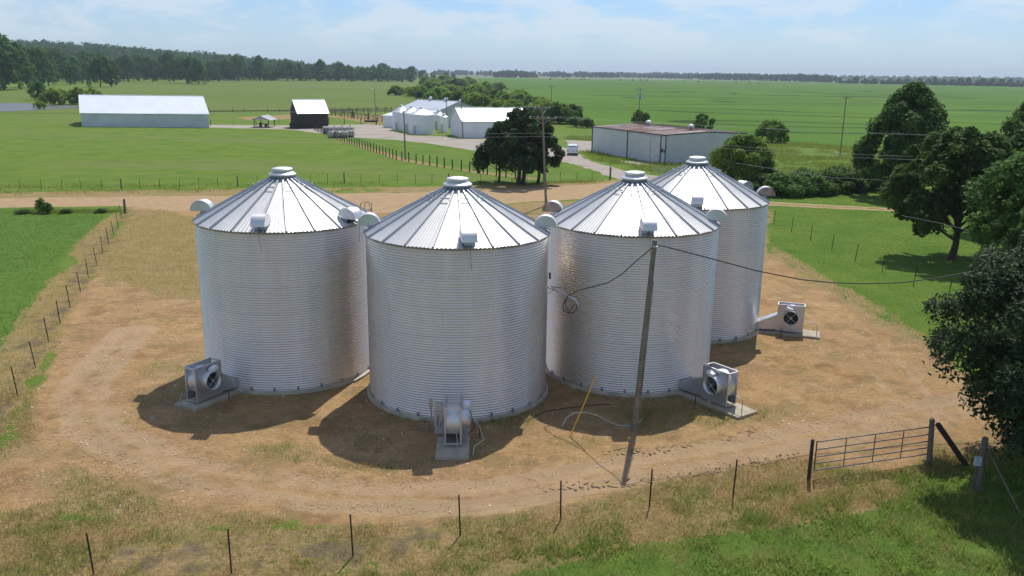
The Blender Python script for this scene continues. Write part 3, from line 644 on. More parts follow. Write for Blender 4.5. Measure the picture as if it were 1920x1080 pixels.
def util_pole(lab, base, topy, topx=None, arms=(), trans=0, r=.14, group=None, light=False):
    g = G(*base); h = height(base[0], base[1], topy)
    tp = V(topx if topx else base[0]+(base[0]-960)*.0, topy, g[1]); d = tp-g
    t = thing('utility_pole', lab, 'utility pole', tuple(g), 0, group)
    MB().tube([(0, 0, -.1), tuple(d)], [r, r*.7], 8).build('pole', m_pole, t)
    for dz, w, rz in arms:
        q = d*(1-dz/d[2]); c, s = math.cos(rz), math.sin(rz)
        MB().box((q[0], q[1]-.14, q[2]), (w, .10, .12), rz).build('crossarm', m_pole, t)
        MB().tube([(q[0]-w*.3*c, q[1]-.15-w*.3*s, q[2]-.02), (q[0], q[1]-.15, q[2]-.65), (q[0]+w*.3*c, q[1]-.15+w*.3*s, q[2]-.02)], .02, 5).build('arm_brace', m_rib, t)
        for k in (-.46, -.2, .2, .46): MB().tube([(q[0]+w*k*c, q[1]-.14+w*k*s, q[2]+.06), (q[0]+w*k*c, q[1]-.14+w*k*s, q[2]+.22)], [.05, .03], 6).build('insulator', m_white, t)
    for k in range(trans):
        x = (-.42, .42, 0)[k]; zt = d[2]*.78 if trans > 1 else d[2]-.9
        MB().lathe([(0, -.45), (.24, -.45), (.26, -.4), (.26, .38), (.18, .46), (0, .48)], 14, c=(d[0]*.8+x, d[1]*.8-.1, zt)).build('transformer', m_fan, t)
    if light: MB().lathe([(.0, .1), (.16, .08), (.26, -.1), (.0, -.12)], 12, c=(d[0]-.9, 0, d[2]-.1)).tube([(d[0], 0, d[2]-.15), (d[0]-.8, 0, d[2]+.02)], .03, 5).build('yard_light', m_white, t)
    return t, g, d
p2, g2, d2 = util_pole('tall utility pole with two crossarms between the middle bins and the cedars', (1024, 385), 201, 1017, [(.15, 2.0, .5), (1.25, 3.2, 0)], 0, .15)
util_pole('leaning utility pole with one crossarm at the edge of the crop field', (1575, 292), 181, 1587, [(.25, 1.9, 0)], 0, .13)
util_pole('utility pole with two crossarms and twin transformers behind the rusty roofed warehouse', (1196, 236), 166, 1201, [(.35, 2.6, 0), (1.8, 2.4, 0)], 2, .14)
util_pole('distant utility pole with a crossarm standing in the bushes beyond the cedars', (1034, 218), 161, 1034, [(.2, 2.6, 0)], 0, .14)
util_pole('bare wooden pole beside the diagonal fence in front of the white bins', (760, 300), 208, 757, [], 0, .14)
util_pole('thin pole with a yard light beyond the black barn', (705, 234), 166, 702, [], 0, .12, light=True)
util_pole('thin bare pole rising behind the white bins', (781, 232), 172, 780, [], 0, .12)
util_pole('pole with a small transformer behind the gabled white shed', (838, 243), 182, 837, [], 1, .13)
util_pole('wooden pole with a transformer against the wall of the gabled white shed', (868, 259), 183, 865, [], 1, .13)
ga = thing('marker_post', 'square grey post at the edge of the gravel drive', 'post', tuple(G(1144, 336))); MB().box((0, 0, .85), (.24, .24, 1.75)).box((0, 0, 1.74), (.28, .28, .05)).build('post_shaft', m_wood, ga)
# overhead wires through pole 2
Yw = g2[1]; topz = g2[2]+d2[2]
P2a = [np.array([g2[0]+d2[0]+x, Yw+y, z]) for x, y, z in ((-.8, -.5, topz+.1), (.8, .4, topz+.1), (-1.4, -.15, topz-1.0), (1.4, -.15, topz-1.0), (0, -.1, topz-2.9), (0, -.1, topz-3.3))]
for (x, y), pa, nm in zip(((-900, 233), (-900, 238), (-1500, 262), (-1500, 268)), (P2a[0], P2a[1], P2a[4], P2a[5]), ('topmost', 'second', 'third', 'lowest')):
    q = V(x, y-22, Yw+50)
    cable('overhead_wire', nm+' overhead wire running left from the tall pole across the pasture', sag(pa, q, .8, 30), .010, m_lwire, 'wire', 'wires left of the tall pole')
for pa, q in ((P2a[2], V(2500, 262, Yw+10)), (P2a[3], V(2500, 266, Yw+10))):
    cable('overhead_wire', ('left' if pa is P2a[2] else 'right')+' hand upper wire running right from the tall pole over the warehouse', sag(pa, q, .8, 30), .010, m_lwire, 'wire', 'upper wires right of the tall pole')
for i, pa in enumerate((P2a[4], P2a[5])):
    pts = [tuple(pa)]+[tuple(V(x, y+i*6, Yw-k)) for x, y, k in ((1200, 256, 4), (1400, 276, 8), (1620, 290, 12), (1860, 299, 17), (2300, 318, 26))]
    cable('overhead_wire', ('upper', 'lower')[i]+' of the two paired wires passing in front of the oak at the right', pts, .010, m_lwire, 'wire', 'lower wires right of the tall pole')
cable('overhead_wire', 'lone overhead wire sagging past the hedge and the trees at the right', [tuple(V(x, y, Y)) for x, y, Y in ((1380, 306, 85), (1560, 333, 80), (1850, 348, 74), (2300, 362, 66))], .012, m_lwire, 'wire')
cable('overhead_wire', 'short overhead wire crossing the crown of the tree on the lawn', [tuple(V(x, y, Y)) for x, y, Y in ((1690, 404, 66), (1770, 420, 64), (1840, 438, 62), (2000, 470, 58))], .010, m_lwire, 'wire')

# ------------------------------------------------------------------ fences and gate
tp_me = once(MB().box((0, 0, .5), (.05, .012, 1)).box((0, -.018, .5), (.012, .026, 1)).box((0, -.03, .5), (.03, .008, .96)), m_post)
wp_me = once(MB().lathe([(.09, 0), (.085, .5), (.08, .985), (.06, 1), (0, 1)], 9), m_wood)
dp_me = once(MB().lathe([(.10, 0), (.095, .5), (.09, .985), (.07, 1), (0, 1)], 9), mat('creosote_post', (.045, .035, .028), .9, 0, .3))
FM = {'t': tp_me, 'w': wp_me, 'd': dp_me}
def fence(lab, posts, wires=(.35, .65, .95, 1.2), wr=.006, group=None):
    """posts: (x, y, height, kind, leanx)"""
    x0, y0 = posts[0][0], posts[0][1]; t = thing('wire_fence', lab, 'fence', (x0, y0, 0), 0, group)
    for x, y, h, k, ln in posts:
        link('post', FM[k], t, (x-x0, y-y0, -.05), (random.uniform(-.03, .03), ln+random.uniform(-.03, .03), random.uniform(0, .6)), (1, 1, h+.05))
    for wz in wires:
        pts = []
        for i, (x, y, h, k, ln) in enumerate(posts):
            z = min(wz, h-.05); pts.append((x-x0, y-y0, z))
            if i < len(posts)-1: pts.append(((x+posts[i+1][0])/2-x0, (y+posts[i+1][1])/2-y0, wz-.05-random.random()*.04))
        MB().tube(pts, wr, 3, cap=False).build('wire', m_wire, t)
    return t
def pp(lst): 
    r = []
    for bx_, by_, ty, k in lst:
        g = G(bx_, by_); r.append((g[0], g[1], height(bx_, by_, ty), k, 0))
    return r
ff = pp([(-60, 1110, 1068, 't'), (176, 1078, 1031, 't'), (434, 1074, 993, 't'), (662, 1043, 956, 't'), (863, 1004, 927, 't'), (1051, 976, 897, 't'), (1217, 952, 868, 't'), (1374, 932, 853, 't')])
ff = [(p[0], p[1], 1.5 if i > 1 else 1.45, 't', (-.05, -.03, -.03, -.03, 0, .02, .04, .04)[i]) for i, p in enumerate(ff)] + [tuple(G(1516, 898)[:2])+(1.0, 't', 0)]
fence('wire fence on steel posts along the front edge of the yard', ff, (.3, .55, .85, 1.15), .004)
lf = [(-120, 990), (-70, 900), (-15, 815), (33, 741), (67, 690), (92, 642), (113, 607), (132, 577), (151, 548), (166, 522), (182, 497), (193, 475), (204, 457), (214, 444), (222, 428), (229, 411)]
fence('wire fence on thin steel posts between the left field and the yard', [tuple(G(*p)[:2])+(1.45, 't', -.07) for p in lf], (.25, .5, .8, 1.1, 1.35), .004)
cp = thing('corner_post', 'thick grey wooden corner post where the left fence meets the dirt road', 'post', tuple(G(235, 401))); link('shaft', wp_me, cp, scale=(1.5, 1.5, height(235, 401, 373)))
rf = [(1380, 392), (1415, 405), (1451, 421), (1484, 435), (1519, 451), (1559, 469), (1603, 489), (1653, 511), (1712, 536), (1776, 563), (1850, 592)]
fence('wire fence on leaning steel posts across the lawn at the right', [tuple(G(*p)[:2])+(1.45, 't', .07) for p in rf], (.3, .7, 1.1), .003)
def along(pts, step, kinds, h, lean=0):
    W = [G(*p)[:2] for p in pts]; out_ = []; i = 0; carry = 0
    for a, b in zip(W[:-1], W[1:]):
        L = np.linalg.norm(b-a); s = carry
        while s < L:
            p = a+(b-a)*s/L; k = kinds[i % len(kinds)]; out_.append((p[0], p[1], h*(1.08 if k != 't' else .95)*random.uniform(.93, 1.05), k, lean)); i += 1; s += step*random.uniform(.93, 1.07)
        carry = s-L
    return out_
fence('pasture fence along the far side of the dirt road', along([(-120, 358), (355, 353), (605, 344), (800, 344), (1140, 338)], 2.35, 'tttwtt', 1.35), (.4, .8, 1.15), .004)
fence('fence of dark wooden posts slanting from the tanks towards the cedars', along([(590, 244), (633, 262), (745, 300), (840, 316), (900, 325), (985, 338)], 2.2, 'ddd', 1.5), (.5, 1.0, 1.3), .006)
fence('far pasture fence behind the long white barn', along([(392, 211), (480, 211), (560, 212), (660, 208), (745, 207)], 4.0, 'dtd', 1.5), (.5, 1.0), .012)
fence('wire fence along the track by the small carport', along([(395, 236), (455, 235), (530, 235), (553, 235)], 6.0, 'dt', 1.6), (.5, 1.0), .01)
fence('wire fence beyond the black barn beside the gravel', along([(617, 233), (660, 233), (720, 233)], 4.5, 'd', 1.7), (.5, 1.0), .01)
cr = thing('corral', 'brown wooden cattle corral with many posts and rails beyond the black barn', 'corral', tuple(G(615, 216)))
g0 = G(615, 216)
for line in ([(615, 214), (745, 211)], [(640, 219), (690, 226), (740, 232)], [(690, 212), (692, 227)], [(745, 211), (740, 232)], [(660, 214), (663, 222)], [(600, 215), (640, 219)]):
    ps = along(line, 3.0, 'd', 1.9)
    for x, y, h, k, ln in ps: link('corral_post', dp_me, cr, (x-g0[0], y-g0[1], 0), scale=(1, 1, h))
    for z in (.5, .95, 1.4, 1.75):
        for a, b in zip(ps[:-1], ps[1:]): MB().box(((a[0]+b[0])/2-g0[0], (a[1]+b[1])/2-g0[1], z), (math.hypot(b[0]-a[0], b[1]-a[1]), .05, .12), math.atan2(b[1]-a[1], b[0]-a[0])).build('rail', mat('corral_rail', (.20, .13, .09), .9), cr)
# tube gate in front
A = V(1527, 878, G(1520, 898)[1]); gl = G(1518, 897); gr_ = G(1743, 866)
gt = thing('farm_gate', 'grey tubular steel farm gate with five rails at the edge of the yard', 'gate', tuple(gl))
u = gr_[:2]-gl[:2]; L = np.linalg.norm(u); u = u/L
def gq(s, z): return (u[0]*s, u[1]*s, z)
s0, s1 = .16, L-.14; zs = [.32, .60, .88, 1.18, 1.50]
gate_zs = lambda s, k: zs[k]+.04*(s-s0)/(s1-s0)
for k in range(5): MB().tube([gq(s0, gate_zs(s0, k)), gq(s1, gate_zs(s1, k))], .026, 8).build('rail', m_gatem, gt)
for q in range(5):
    s = s0+(s1-s0)*q/4; MB().tube([gq(s, .32), gq(s, 1.54)], .026 if q in (0, 4) else .02, 8).build('upright', mat('gate_rusty', (.13, .10, .09), .6, .4), gt)
def wpost(lab, base, ty, r, name='gate_post', tx=None, m=None, cat='post'):
    g = G(*base); tp = V(tx or base[0], ty, g[1]); d = tp-g; t = thing(name, lab, cat, tuple(g))
    MB().tube([(0, 0, -.1), tuple(d*.98), tuple(d)], [r, r*.92, r*.7], 10).build('shaft', m or m_wood, t); return t, g, d
wpost('dark pipe post carrying the left end of the farm gate', (1516, 900), 824, .075, tx=1524, m=m_post)
gpp, gpg, gpd = wpost('thick grey wooden post at the right end of the farm gate', (1742, 872), 785, .11, tx=1748)
br = thing('brace_post', 'dark wooden brace leaning against the right post of the farm gate', 'post', tuple(G(1812, 873)))
tpb = V(1758, 795, G(1742, 872)[1]+.1); MB().tube([(0, 0, 0), tuple(tpb-G(1812, 873))], .11, 10).build('shaft', mat('creosote_post', (.04, .03, .025)), br)
rp, rg2, rd = wpost('dark wooden post with a pale box in the shade of the big tree', (1832, 918), 820, .12, tx=1848)
MB().box((rd[0]*.45-.2, -.1, rd[2]*.45+.25), (.24, .12, .34)).build('pale_box', mat('pale_box', (.45, .50, .52), .5), rp)
MB().tube([(-.22, 0, 0), (-.14, 0, rd[2]*.5)], .03, 6).build('stake', m_wood, rp)
b2 = thing('brace_rail', 'thin weathered brace rail slanting down from the shaded post', 'rail', tuple(G(1915, 968))); MB().tube([(0, 0, 0), tuple(V(1852, 842, rg2[1])-G(1915, 968))], .035, 8).build('rail_pole', m_wood, b2)
fence('short run of wire fence under the big tree at the right', [tuple(G(*p)[:2])+(1.4, 't', .05) for p in [(1878, 828), (1990, 800), (2100, 770)]], (.5, 1.0), .005)
# second tube gate behind bin 4
g5 = G(1222, 327); g6 = G(1262, 330); gt2 = thing('farm_gate', 'far tubular gate between the rear bins and the warehouse', 'gate', tuple(g5))
for z in (.4, .7, 1.0, 1.3): MB().tube([(0, 0, z), (g6[0]-g5[0], g6[1]-g5[1], z)], .025, 6).build('rail', m_lwire, gt2)
for k in (0, .5, 1): MB().tube([(k*(g6[0]-g5[0]), k*(g6[1]-g5[1]), 0), (k*(g6[0]-g5[0]), k*(g6[1]-g5[1]), 1.35)], .03, 6).build('upright', m_lwire, gt2)

# small things in the yard
yr = G(1068, 820); yt = V(1117, 707, yr[1]+.25)
t = thing('marker_rod', 'yellow plastic marker rod leaning over the yard in front of the bins', 'rod', tuple(yr)); MB().tube([(0, 0, 0), tuple(yt-yr)], [.028, .03], 8).build('rod_body', m_yel, t)
hp_ = [G(1054, 800), V(1062, 783, G(1054, 800)[1]+.1), V(1078, 774, G(1054, 800)[1]+.3), V(1100, 773, G(1054, 800)[1]+.4), V(1120, 779, G(1054, 800)[1]+.3), V(1140, 790, G(1140, 796)[1]), G(1156, 797, .03), G(1185, 799, .03), G(1200, 790, .03), G(1207, 783, .03)]
cable('garden_hose', 'pale hose arching over the dirt beside the yellow rod', [tuple(p) for p in hp_], .022, m_hose, 'hose')
cable('ground_cable', 'thin black cable lying on the shaded dirt between the middle bins', [tuple(G(x, y, .04)) for x, y in ((985, 790), (1020, 772), (1060, 765), (1095, 761), (1130, 758), (1145, 759))], .018, m_cable)
cable('ground_pipe', 'pale pipe along the foot of the leftmost bin near the middle bin', [tuple(G(x, y, .1)) for x, y in ((664, 714), (680, 705), (694, 695))], .05, mat('pale_pipe', (.6, .6, .55), .6), 'pipe')
t = thing('handrail', 'rusty curved ladder handrails behind the right edge of the leftmost bin roof', 'handrail', (bins[0][0]+3.6, bins[0][1]+2.4, 0))
o3 = np.array([bins[0][0]+3.6, bins[0][1]+2.4, 0]); Yh = o3[1]
for dx in (0, 8): MB().tube([tuple(V(676+dx, 396, Yh)-o3), tuple(V(676+dx, 382, Yh)-o3), tuple(V(683+dx, 377, Yh)-o3), tuple(V(692+dx*.6, 381, Yh)-o3), tuple(V(697, 402, Yh)-o3)], .022, 6).build('rail', m_rustin, t)
lad = MB()
for s in (-.22, .22): lad.tube([(s, .0, .3), (s, 0, 7.9)], .02, 5)
lad.build('ladder_side', m_rib, t); ru = MB()
for k in range(25): ru.tube([(-.22, 0, .4+k*.3), (.22, 0, .4+k*.3)], .014, 4)
ru.build('rungs', m_rib, t)

# ------------------------------------------------------------------ buildings
def ribbed(name, P0, P1, z0, z1, m, parent, o0, pitch=.3, dep=.025, zt=None):
    """vertical ribbed wall panel from P0 to P1 (xy); zt gives the top height along the wall"""
    P0 = np.array(P0[:2]); P1 = np.array(P1[:2]); L = np.linalg.norm(P1-P0); d = (P1-P0)/L; nrm = np.array([d[1], -d[0]]); n = max(1, int(L/pitch)); xs = []
    for i in range(n):
        s = i/n*L; w = L/n; xs += [(s, 0), (s+w*.62, 0), (s+w*.72, dep), (s+w*.9, dep)]
    xs.append((L, 0)); v = []
    for s, h in xs:
        p = P0+d*s+nrm*h-o0[:2]; v += [(p[0], p[1], z0), (p[0], p[1], zt(s/L) if zt else z1)]
    return MB().add(v, [(2*i, 2*i+2, 2*i+3, 2*i+1) for i in range(len(xs)-1)]).build(name, m, parent)
def roofslab(name, a, b, c, d, m, parent, o0, n=0, th=.08):
    """quad a,b (eave) c,d (ridge) with raised seams"""
    a, b, c, d = [np.array(p, float)-o0 for p in (a, b, c, d)]; mb = MB()
    lo = [p-np.array([0, 0, th]) for p in (a, b, c, d)]
    mb.add([a, b, c, d]+lo, [(0, 1, 2, 3), (7, 6, 5, 4), (0, 4, 5, 1), (1, 5, 6, 2), (2, 6, 7, 3), (3, 7, 4, 0)])
    for i in range(n+1):
        t_ = i/n if n else 0; e = a+(b-a)*t_; r = d+(c-d)*t_; ww = (b-a)/np.linalg.norm(b-a)*.03; up = np.array([0, 0, .05])
        mb.add([e-ww+up*.1, e+ww+up*.1, r+ww+up*.1, r-ww+up*.1, e-ww+up, e+ww+up, r+ww+up, r-ww+up], [(4, 5, 6, 7), (0, 1, 5, 4), (1, 2, 6, 5), (3, 0, 4, 7), (2, 3, 7, 6)])
    return mb.build(name, m, parent)
def gable_house(lab, C, eave, ridge, mw, mr_, name='shed', ov=.35, seams=20, axis=0, cat='building', slabs=None):
    """C: four footprint corners, ridge parallel to C0-C1 (axis 0)"""
    C = [np.array([c[0], c[1], 0.]) for c in C]
    if axis: C = C[1:]+C[:1]
    o0 = C[0].copy(); t = thing(name, lab, cat, tuple(o0))
    mA = (C[0]+C[3])/2; mB_ = (C[1]+C[2])/2; gt_ = lambda s: eave+(ridge-eave)*(1-abs(2*s-1))
    ribbed('wall', C[0], C[1], 0, eave, mw, t, o0); ribbed('wall', C[1], C[2], 0, eave, mw, t, o0, zt=gt_)
    ribbed('wall', C[2], C[3], 0, eave, mw, t, o0); ribbed('wall', C[3], C[0], 0, eave, mw, t, o0, zt=gt_)
    dx = (C[1]-C[0])/np.linalg.norm(C[1]-C[0]); dy = (C[3]-C[0])/np.linalg.norm(C[3]-C[0]); W = np.linalg.norm(C[3]-C[0]); sl = (ridge-eave)/(W/2)
    z = lambda p, h: np.array([p[0], p[1], h])
    e0 = z(C[0]-dx*ov-dy*ov, eave-sl*ov+.1); e1 = z(C[1]+dx*ov-dy*ov, eave-sl*ov+.1); r0_ = z(mA-dx*ov, ridge+.1); r1_ = z(mB_+dx*ov, ridge+.1)
    f0 = z(C[3]-dx*ov+dy*ov, eave-sl*ov+.1); f1 = z(C[2]+dx*ov+dy*ov, eave-sl*ov+.1)
    roofslab('roof', e0, e1, r1_, r0_, mr_, t, o0, seams); roofslab('roof', f1, f0, r0_, r1_, mr_, t, o0, seams)
    MB().tube([tuple(r0_-o0+[0, 0, .05]), tuple(r1_-o0+[0, 0, .05])], .09, 6).build('ridge_cap', mr_, t)
    return t, o0, C
# long white barn
a, b = G(154, 237.5), G(392.5, 239.5); n = np.array([-.43, .90, 0]); dep = 23
he = height(270, 238.5, 213); mid = (a+b)/2+n*dep/2
hr = V(270, 180, mid[1])[2]
t, o0, C = gable_house('long low white metal barn with a bright roof out in the pasture', [a, b, b+n*dep, a+n*dep], he, hr, mat('barn_wall', (.62, .66, .68), .6, 0, .12, .35), m_wroof, 'long_barn', .25, 36, cat='barn')
for s in ():
    q = a+(b-a)*s-n*.06-o0; MB().box((q[0], q[1], he*.45), (2.6, .05, .7 if s != .43 else 2.0), math.atan2((b-a)[1], (b-a)[0])).build('wall_patch', mat('worn_siding', (.36, .42, .46), .7, 0, .3, 1.5), t)
# black barn
a, b = G(560, 241.3), G(616, 240.3); n = np.array([-(b-a)[1], (b-a)[0], 0]); n /= np.linalg.norm(n); dep = 8.5
he = height(590, 241, 212); hr = V(586, 188, a[1]+dep/2)[2]
t, o0, C = gable_house('old black wooden barn with a bright metal roof beside the gravel drive', [a, b, b+n*dep, a+n*dep], he, hr, m_dkwood, m_wroof, 'black_barn', .3, 9, cat='barn')
w_ = b-a; wl = np.linalg.norm(w_); w_ = w_/wl
pm = once(MB().box((0, 0, he/2-.05), (.40, .05, he-.2)), m_dkwood)
for i in range(int(wl/.46)): link('plank', pm, t, tuple((a+w_*(.25+i*.46)-n*.08*(1+.4*(i % 2))-o0)), (0, 0, math.atan2(w_[1], w_[0])+random.uniform(-.01, .01)))
q = a-w_*.1-n*.6-o0; MB().box((q[0]-1.2, q[1], .8), (2.2, .8, 1.5)).tube([(q[0]-1.2, q[1]-.5, .5), (q[0]-1.2, q[1]-.3, .5)], .5, 12).build('lean_to_pile', m_black, t)
# carport
c0 = G(477, 239); c1_ = G(505, 239); W = c1_[0]-c0[0]
t = thing('carport', 'small open carport with a grey metal roof beside the track', 'carport', tuple(c0)); he = height(490, 239, 224.5); hr = height(488, 239, 217)
for x, y in ((0, 0), (W, 0), (0, 6), (W, 6)): MB().box((x, y, he/2), (.2, .2, he)).build('post', m_dark, t)
for s in (0, 1):
    e = -.7 if s == 0 else W+.7; z0_ = np.zeros(3)
    roofslab('roof', (e, -.5, he-.1), (e, 6.5, he-.1), (W/2, 6.5, hr), (W/2, -.5, hr), m_grey, t, z0_, 5)
MB().add([(0, -.1, he), (W, -.1, he), (W/2, -.1, hr-.12)], [(0, 1, 2)]).build('gable_end', m_grey, t)
tr = thing('trailer', 'small dark flat trailer parked under the carport', 'trailer', (c0[0]+W*.5, c0[1]+2.5, 0)); MB().box((0, 0, .8), (2.6, 1.6, .15)).box((-.9, 0, .95), (.5, 1.2, .2)).build('bed', m_black, tr)
for x in (-.7, .7): MB().tube([(x, -.85, .4), (x, -.65, .4)], .38, 14).build('wheel', m_black, tr)
# tanks
def tank(lab, px, py, L_, r, rz):
    g = G(px, py); t = thing('storage_tank', lab, 'tank', tuple(g), rz, 'old grey tanks piled by the gravel drive')
    pr = [(0, -L_/2-.25*r), (r*.5, -L_/2-.2*r), (r*.85, -L_/2-.08*r), (r, -L_/2+.03), (r, L_/2-.03), (r*.85, L_/2+.08*r), (r*.5, L_/2+.2*r), (0, L_/2+.25*r)]
    mb = MB().lathe(pr, 20); mb.v = [(z, y, x+r+.02) for x, y, z in mb.v]; mb.build('barrel', m_tank, t)
    for k in (-.3, .3):
        b_ = MB().lathe([(r+.01, k*L_-.05), (r+.035, k*L_-.05), (r+.035, k*L_+.05), (r+.01, k*L_+.05)], 20); b_.v = [(z, y, x+r+.02) for x, y, z in b_.v]; b_.build('hoop', mat('tank_hoop', (.30, .27, .23), .7), t)
    MB().lathe([(.0, .2), (.2, .2), (.22, 0)], 10, c=(0, 0, 2*r)).build('hatch', m_dark, t)
    for s in (-.3, .3): MB().box((s*L_, 0, .12), (.2, 1.5*r, .3)).build('skid', m_dark, t)
for k in range(4): tank(ordinal(k+1)+' grey tank from the left in the back row of the pile', 613+k*14.5, 250.5, 1.75, .88, .05*((k % 2)-.5)*2)
for k in range(4): tank(ordinal(k+1)+' grey tank from the left in the front row of the pile', 622+k*12.0, 258.5-(k*.6 if k == 3 else 0), 1.4, .80, 1.1 if k < 2 else .15)
for px_, lb in ((690, 'left one of two dark round feed troughs beyond the gravel'), (701, 'right one of two dark round feed troughs beyond the gravel')):
    g = G(px_, 229); t = thing('feed_trough', lb, 'trough', tuple(g)); MB().lathe([(1.0, .05), (1.15, .3), (1.0, .62), (.8, .6), (.7, .3)], 18).build('ring', m_black, t)
# white bins
def small_bin(lab, xl, xr, eave_y, base_y, peak_y, m=m_white, mrf=m_wroof):
    xc = (xl+xr)/2; f_ = G(xc, base_y); r = (xr-xl)/2/FPX*math.hypot(f_[1], CH)*1.0; r = r*(1+r/f_[1]); c = f_+np.array([0, r, 0]); h = height(xc, base_y, eave_y+1.5); hk = V(xc, peak_y, c[1])[2]
    t = thing('white_bin', lab, 'grain bin', tuple(c), 0, 'cluster of white grain bins'); 
    pr = [(r, 0)]; nr = 10
    pr = []
    for j in range(nr*4+1): pr.append((r+.02*math.cos(2*PI*j/4), h*j/(nr*4)))
    MB().lathe(pr, 40).build('wall', m, t)
    for k in range(16):
        a0_, a1_ = 2*PI*k/16, 2*PI*(k+1)/16; q = [(r*1.04*math.cos(a0_), r*1.04*math.sin(a0_), h-.05), (r*1.04*math.cos(a1_), r*1.04*math.sin(a1_), h-.05), (.4*math.cos(a1_), .4*math.sin(a1_), hk-.3), (.4*math.cos(a0_), .4*math.sin(a0_), hk-.3)]
        MB().add(q, [(0, 1, 2, 3)]).tube([(q[0][0], q[0][1], q[0][2]+.02), (q[3][0], q[3][1], q[3][2]+.02)], .035, 4).build('roof_panel', mrf, t)
    MB().lathe([(.42, hk-.35), (.42, hk-.05), (.5, hk-.05), (.3, hk+.03), (0, hk+.05)], 16).build('cap', m_cap, t)
    MB().box((r*.45*-1, -r*.9, 1.1), (.8, .12, 2.0), -.45).build('door', m_grey, t)
m_wbr = galv('white_bin_roof', (.85, .85, .85), .45, metal=.6)
small_bin('white corrugated bin at the far left of the cluster', 734.5, 768, 209, 245, 197, mrf=m_wbr)
small_bin('white corrugated bin second from the left in the cluster', 751, 790, 211, 248, 199, mrf=m_wbr)
small_bin('largest white bin at the front of the cluster', 764.5, 812, 213.5, 252, 201, mrf=m_wbr)
small_bin('small white bin at the right of the cluster near the gabled shed', 811, 833, 215, 242, 206, mrf=m_wbr)
small_bin('hidden white bin whose roof peak shows behind the large one', 792, 812, 211, 236, 203, mrf=m_wbr)
small_bin('narrow white bin squeezed against the gabled shed', 824, 840, 218, 248, 213, mrf=m_wbr)
# gabled white shed
C0 = G(868, 259); C3 = G(834.5, 249.5); d3 = (C3-C0); C3 = C0+d3/np.linalg.norm(d3)*11.5; per = np.array([d3[1], -d3[0], 0]); per /= np.linalg.norm(per)
if per[0] < 0: per = -per
per = per*.6+np.array([1, .0, 0])*.4; per /= np.linalg.norm(per)
C1 = C0+per*15.5; C2 = C3+per*15.5
he = height(868, 259, 227); hr = V(846.5, 202.5, (C0[1]+C3[1])/2)[2]
t, o0, C = gable_house('white gabled metal shed with a bright white roof behind the cedars', [C0, C1, C2, C3], he, hr, m_white, mat('bright_roof', (.86, .87, .88), .4, .1, .03), 'gabled_shed', .35, 16)
q = C0+per*10.6-o0; MB().box((q[0]-.0, q[1]-.12, 1.75), (4.4, .08, 3.3), math.atan2(per[1], per[0])).build('sliding_door', m_grey, t)
# low grey building behind
A_ = V(812, 212, 236); B_ = V(905, 203, 253); wv = B_[:2]-A_[:2]; wv /= np.linalg.norm(wv); W_ = 21; A2 = A_[:2]; B2 = A2+wv*W_; nv = np.array([-wv[1], wv[0]]); Ld = 15
t, o0, C = gable_house('wide low grey metal building behind the white bins', [B2, B2+nv*Ld, A2+nv*Ld, A2], 4.0, 6.9, m_grey, mat('pale_blue_roof', (.52, .56, .62), .5, .3, .06), 'low_building', .3, 12)
for k in (.3, .7):
    q = (np.array([*(A2+B2)/2, 0])+np.array([*nv, 0])*Ld*k)-o0; MB().lathe([(.3, 6.9), (.3, 7.4), (.5, 7.5), (.5, 7.9), (0, 8.0)], 12, c=(q[0], q[1], 0)).build('ridge_vent', m_cap, t)
A3 = A2-wv*6.5
t = thing('lean_to_shed', 'white roofed lean to shed between the white bins and the grey building', 'shed', (A3[0], A3[1], 0)); o0 = np.array([A3[0], A3[1], 0])
B3 = A2+wv*1.5-nv*.0; X_ = lambda p, z: (p[0], p[1], z)
roofslab('roof', X_(A3-nv*.5, 3.2), X_(A3+nv*13, 3.2), X_(B3+nv*13, 4.6), X_(B3-nv*.5, 4.6), m_wroof, t, o0, 10)
ribbed('wall', A3, B3, 0, 3.1, m_white, t, o0, zt=lambda s: 3.1+1.4*s); ribbed('wall', A3+nv*12.5, A3, 0, 3.1, m_white, t, o0)
# rusty roofed warehouse
CL = G(1110, 285); CM = G(1246, 308); CR = np.array([41.8, 155.6, 0.]); CF = CL+(CR-CM)
o0 = CM.copy(); t = thing('warehouse', 'pale blue metal warehouse with a low rusty roof beside the drive', 'warehouse', tuple(CM)); he = 4.95; hk = 5.35
dw = (CM-CL)/np.linalg.norm(CM-CL)
ribbed('wall', CL, CM, 0, he, m_blue, t, o0, .32, .03); gt_ = lambda s: he+(hk-he)*(1-abs(2*s-1))
ribbed('wall', CM, CR, 0, he, m_blue, t, o0, .32, .03, zt=gt_); ribbed('wall', CR, CF, 0, he, m_blue, t, o0, .6); ribbed('wall', CF, CL, 0, he, m_blue, t, o0, .6, zt=gt_)
mC = (CM+CR)/2; mL = (CL+CF)/2; zz = lambda p, h: np.array([p[0], p[1], h]); gd = (CR-CM)/np.linalg.norm(CR-CM)
NPAN = 22
rm = [m_rust, mat('pale_roof_sheet', (.42, .41, .40), .6, .3, .2, .5), mat('rust_red_sheet', (.20, .085, .06), .8, .1, .4, .4), mat('rust_grey_sheet', (.30, .22, .19), .7, .2, .35, .5)]
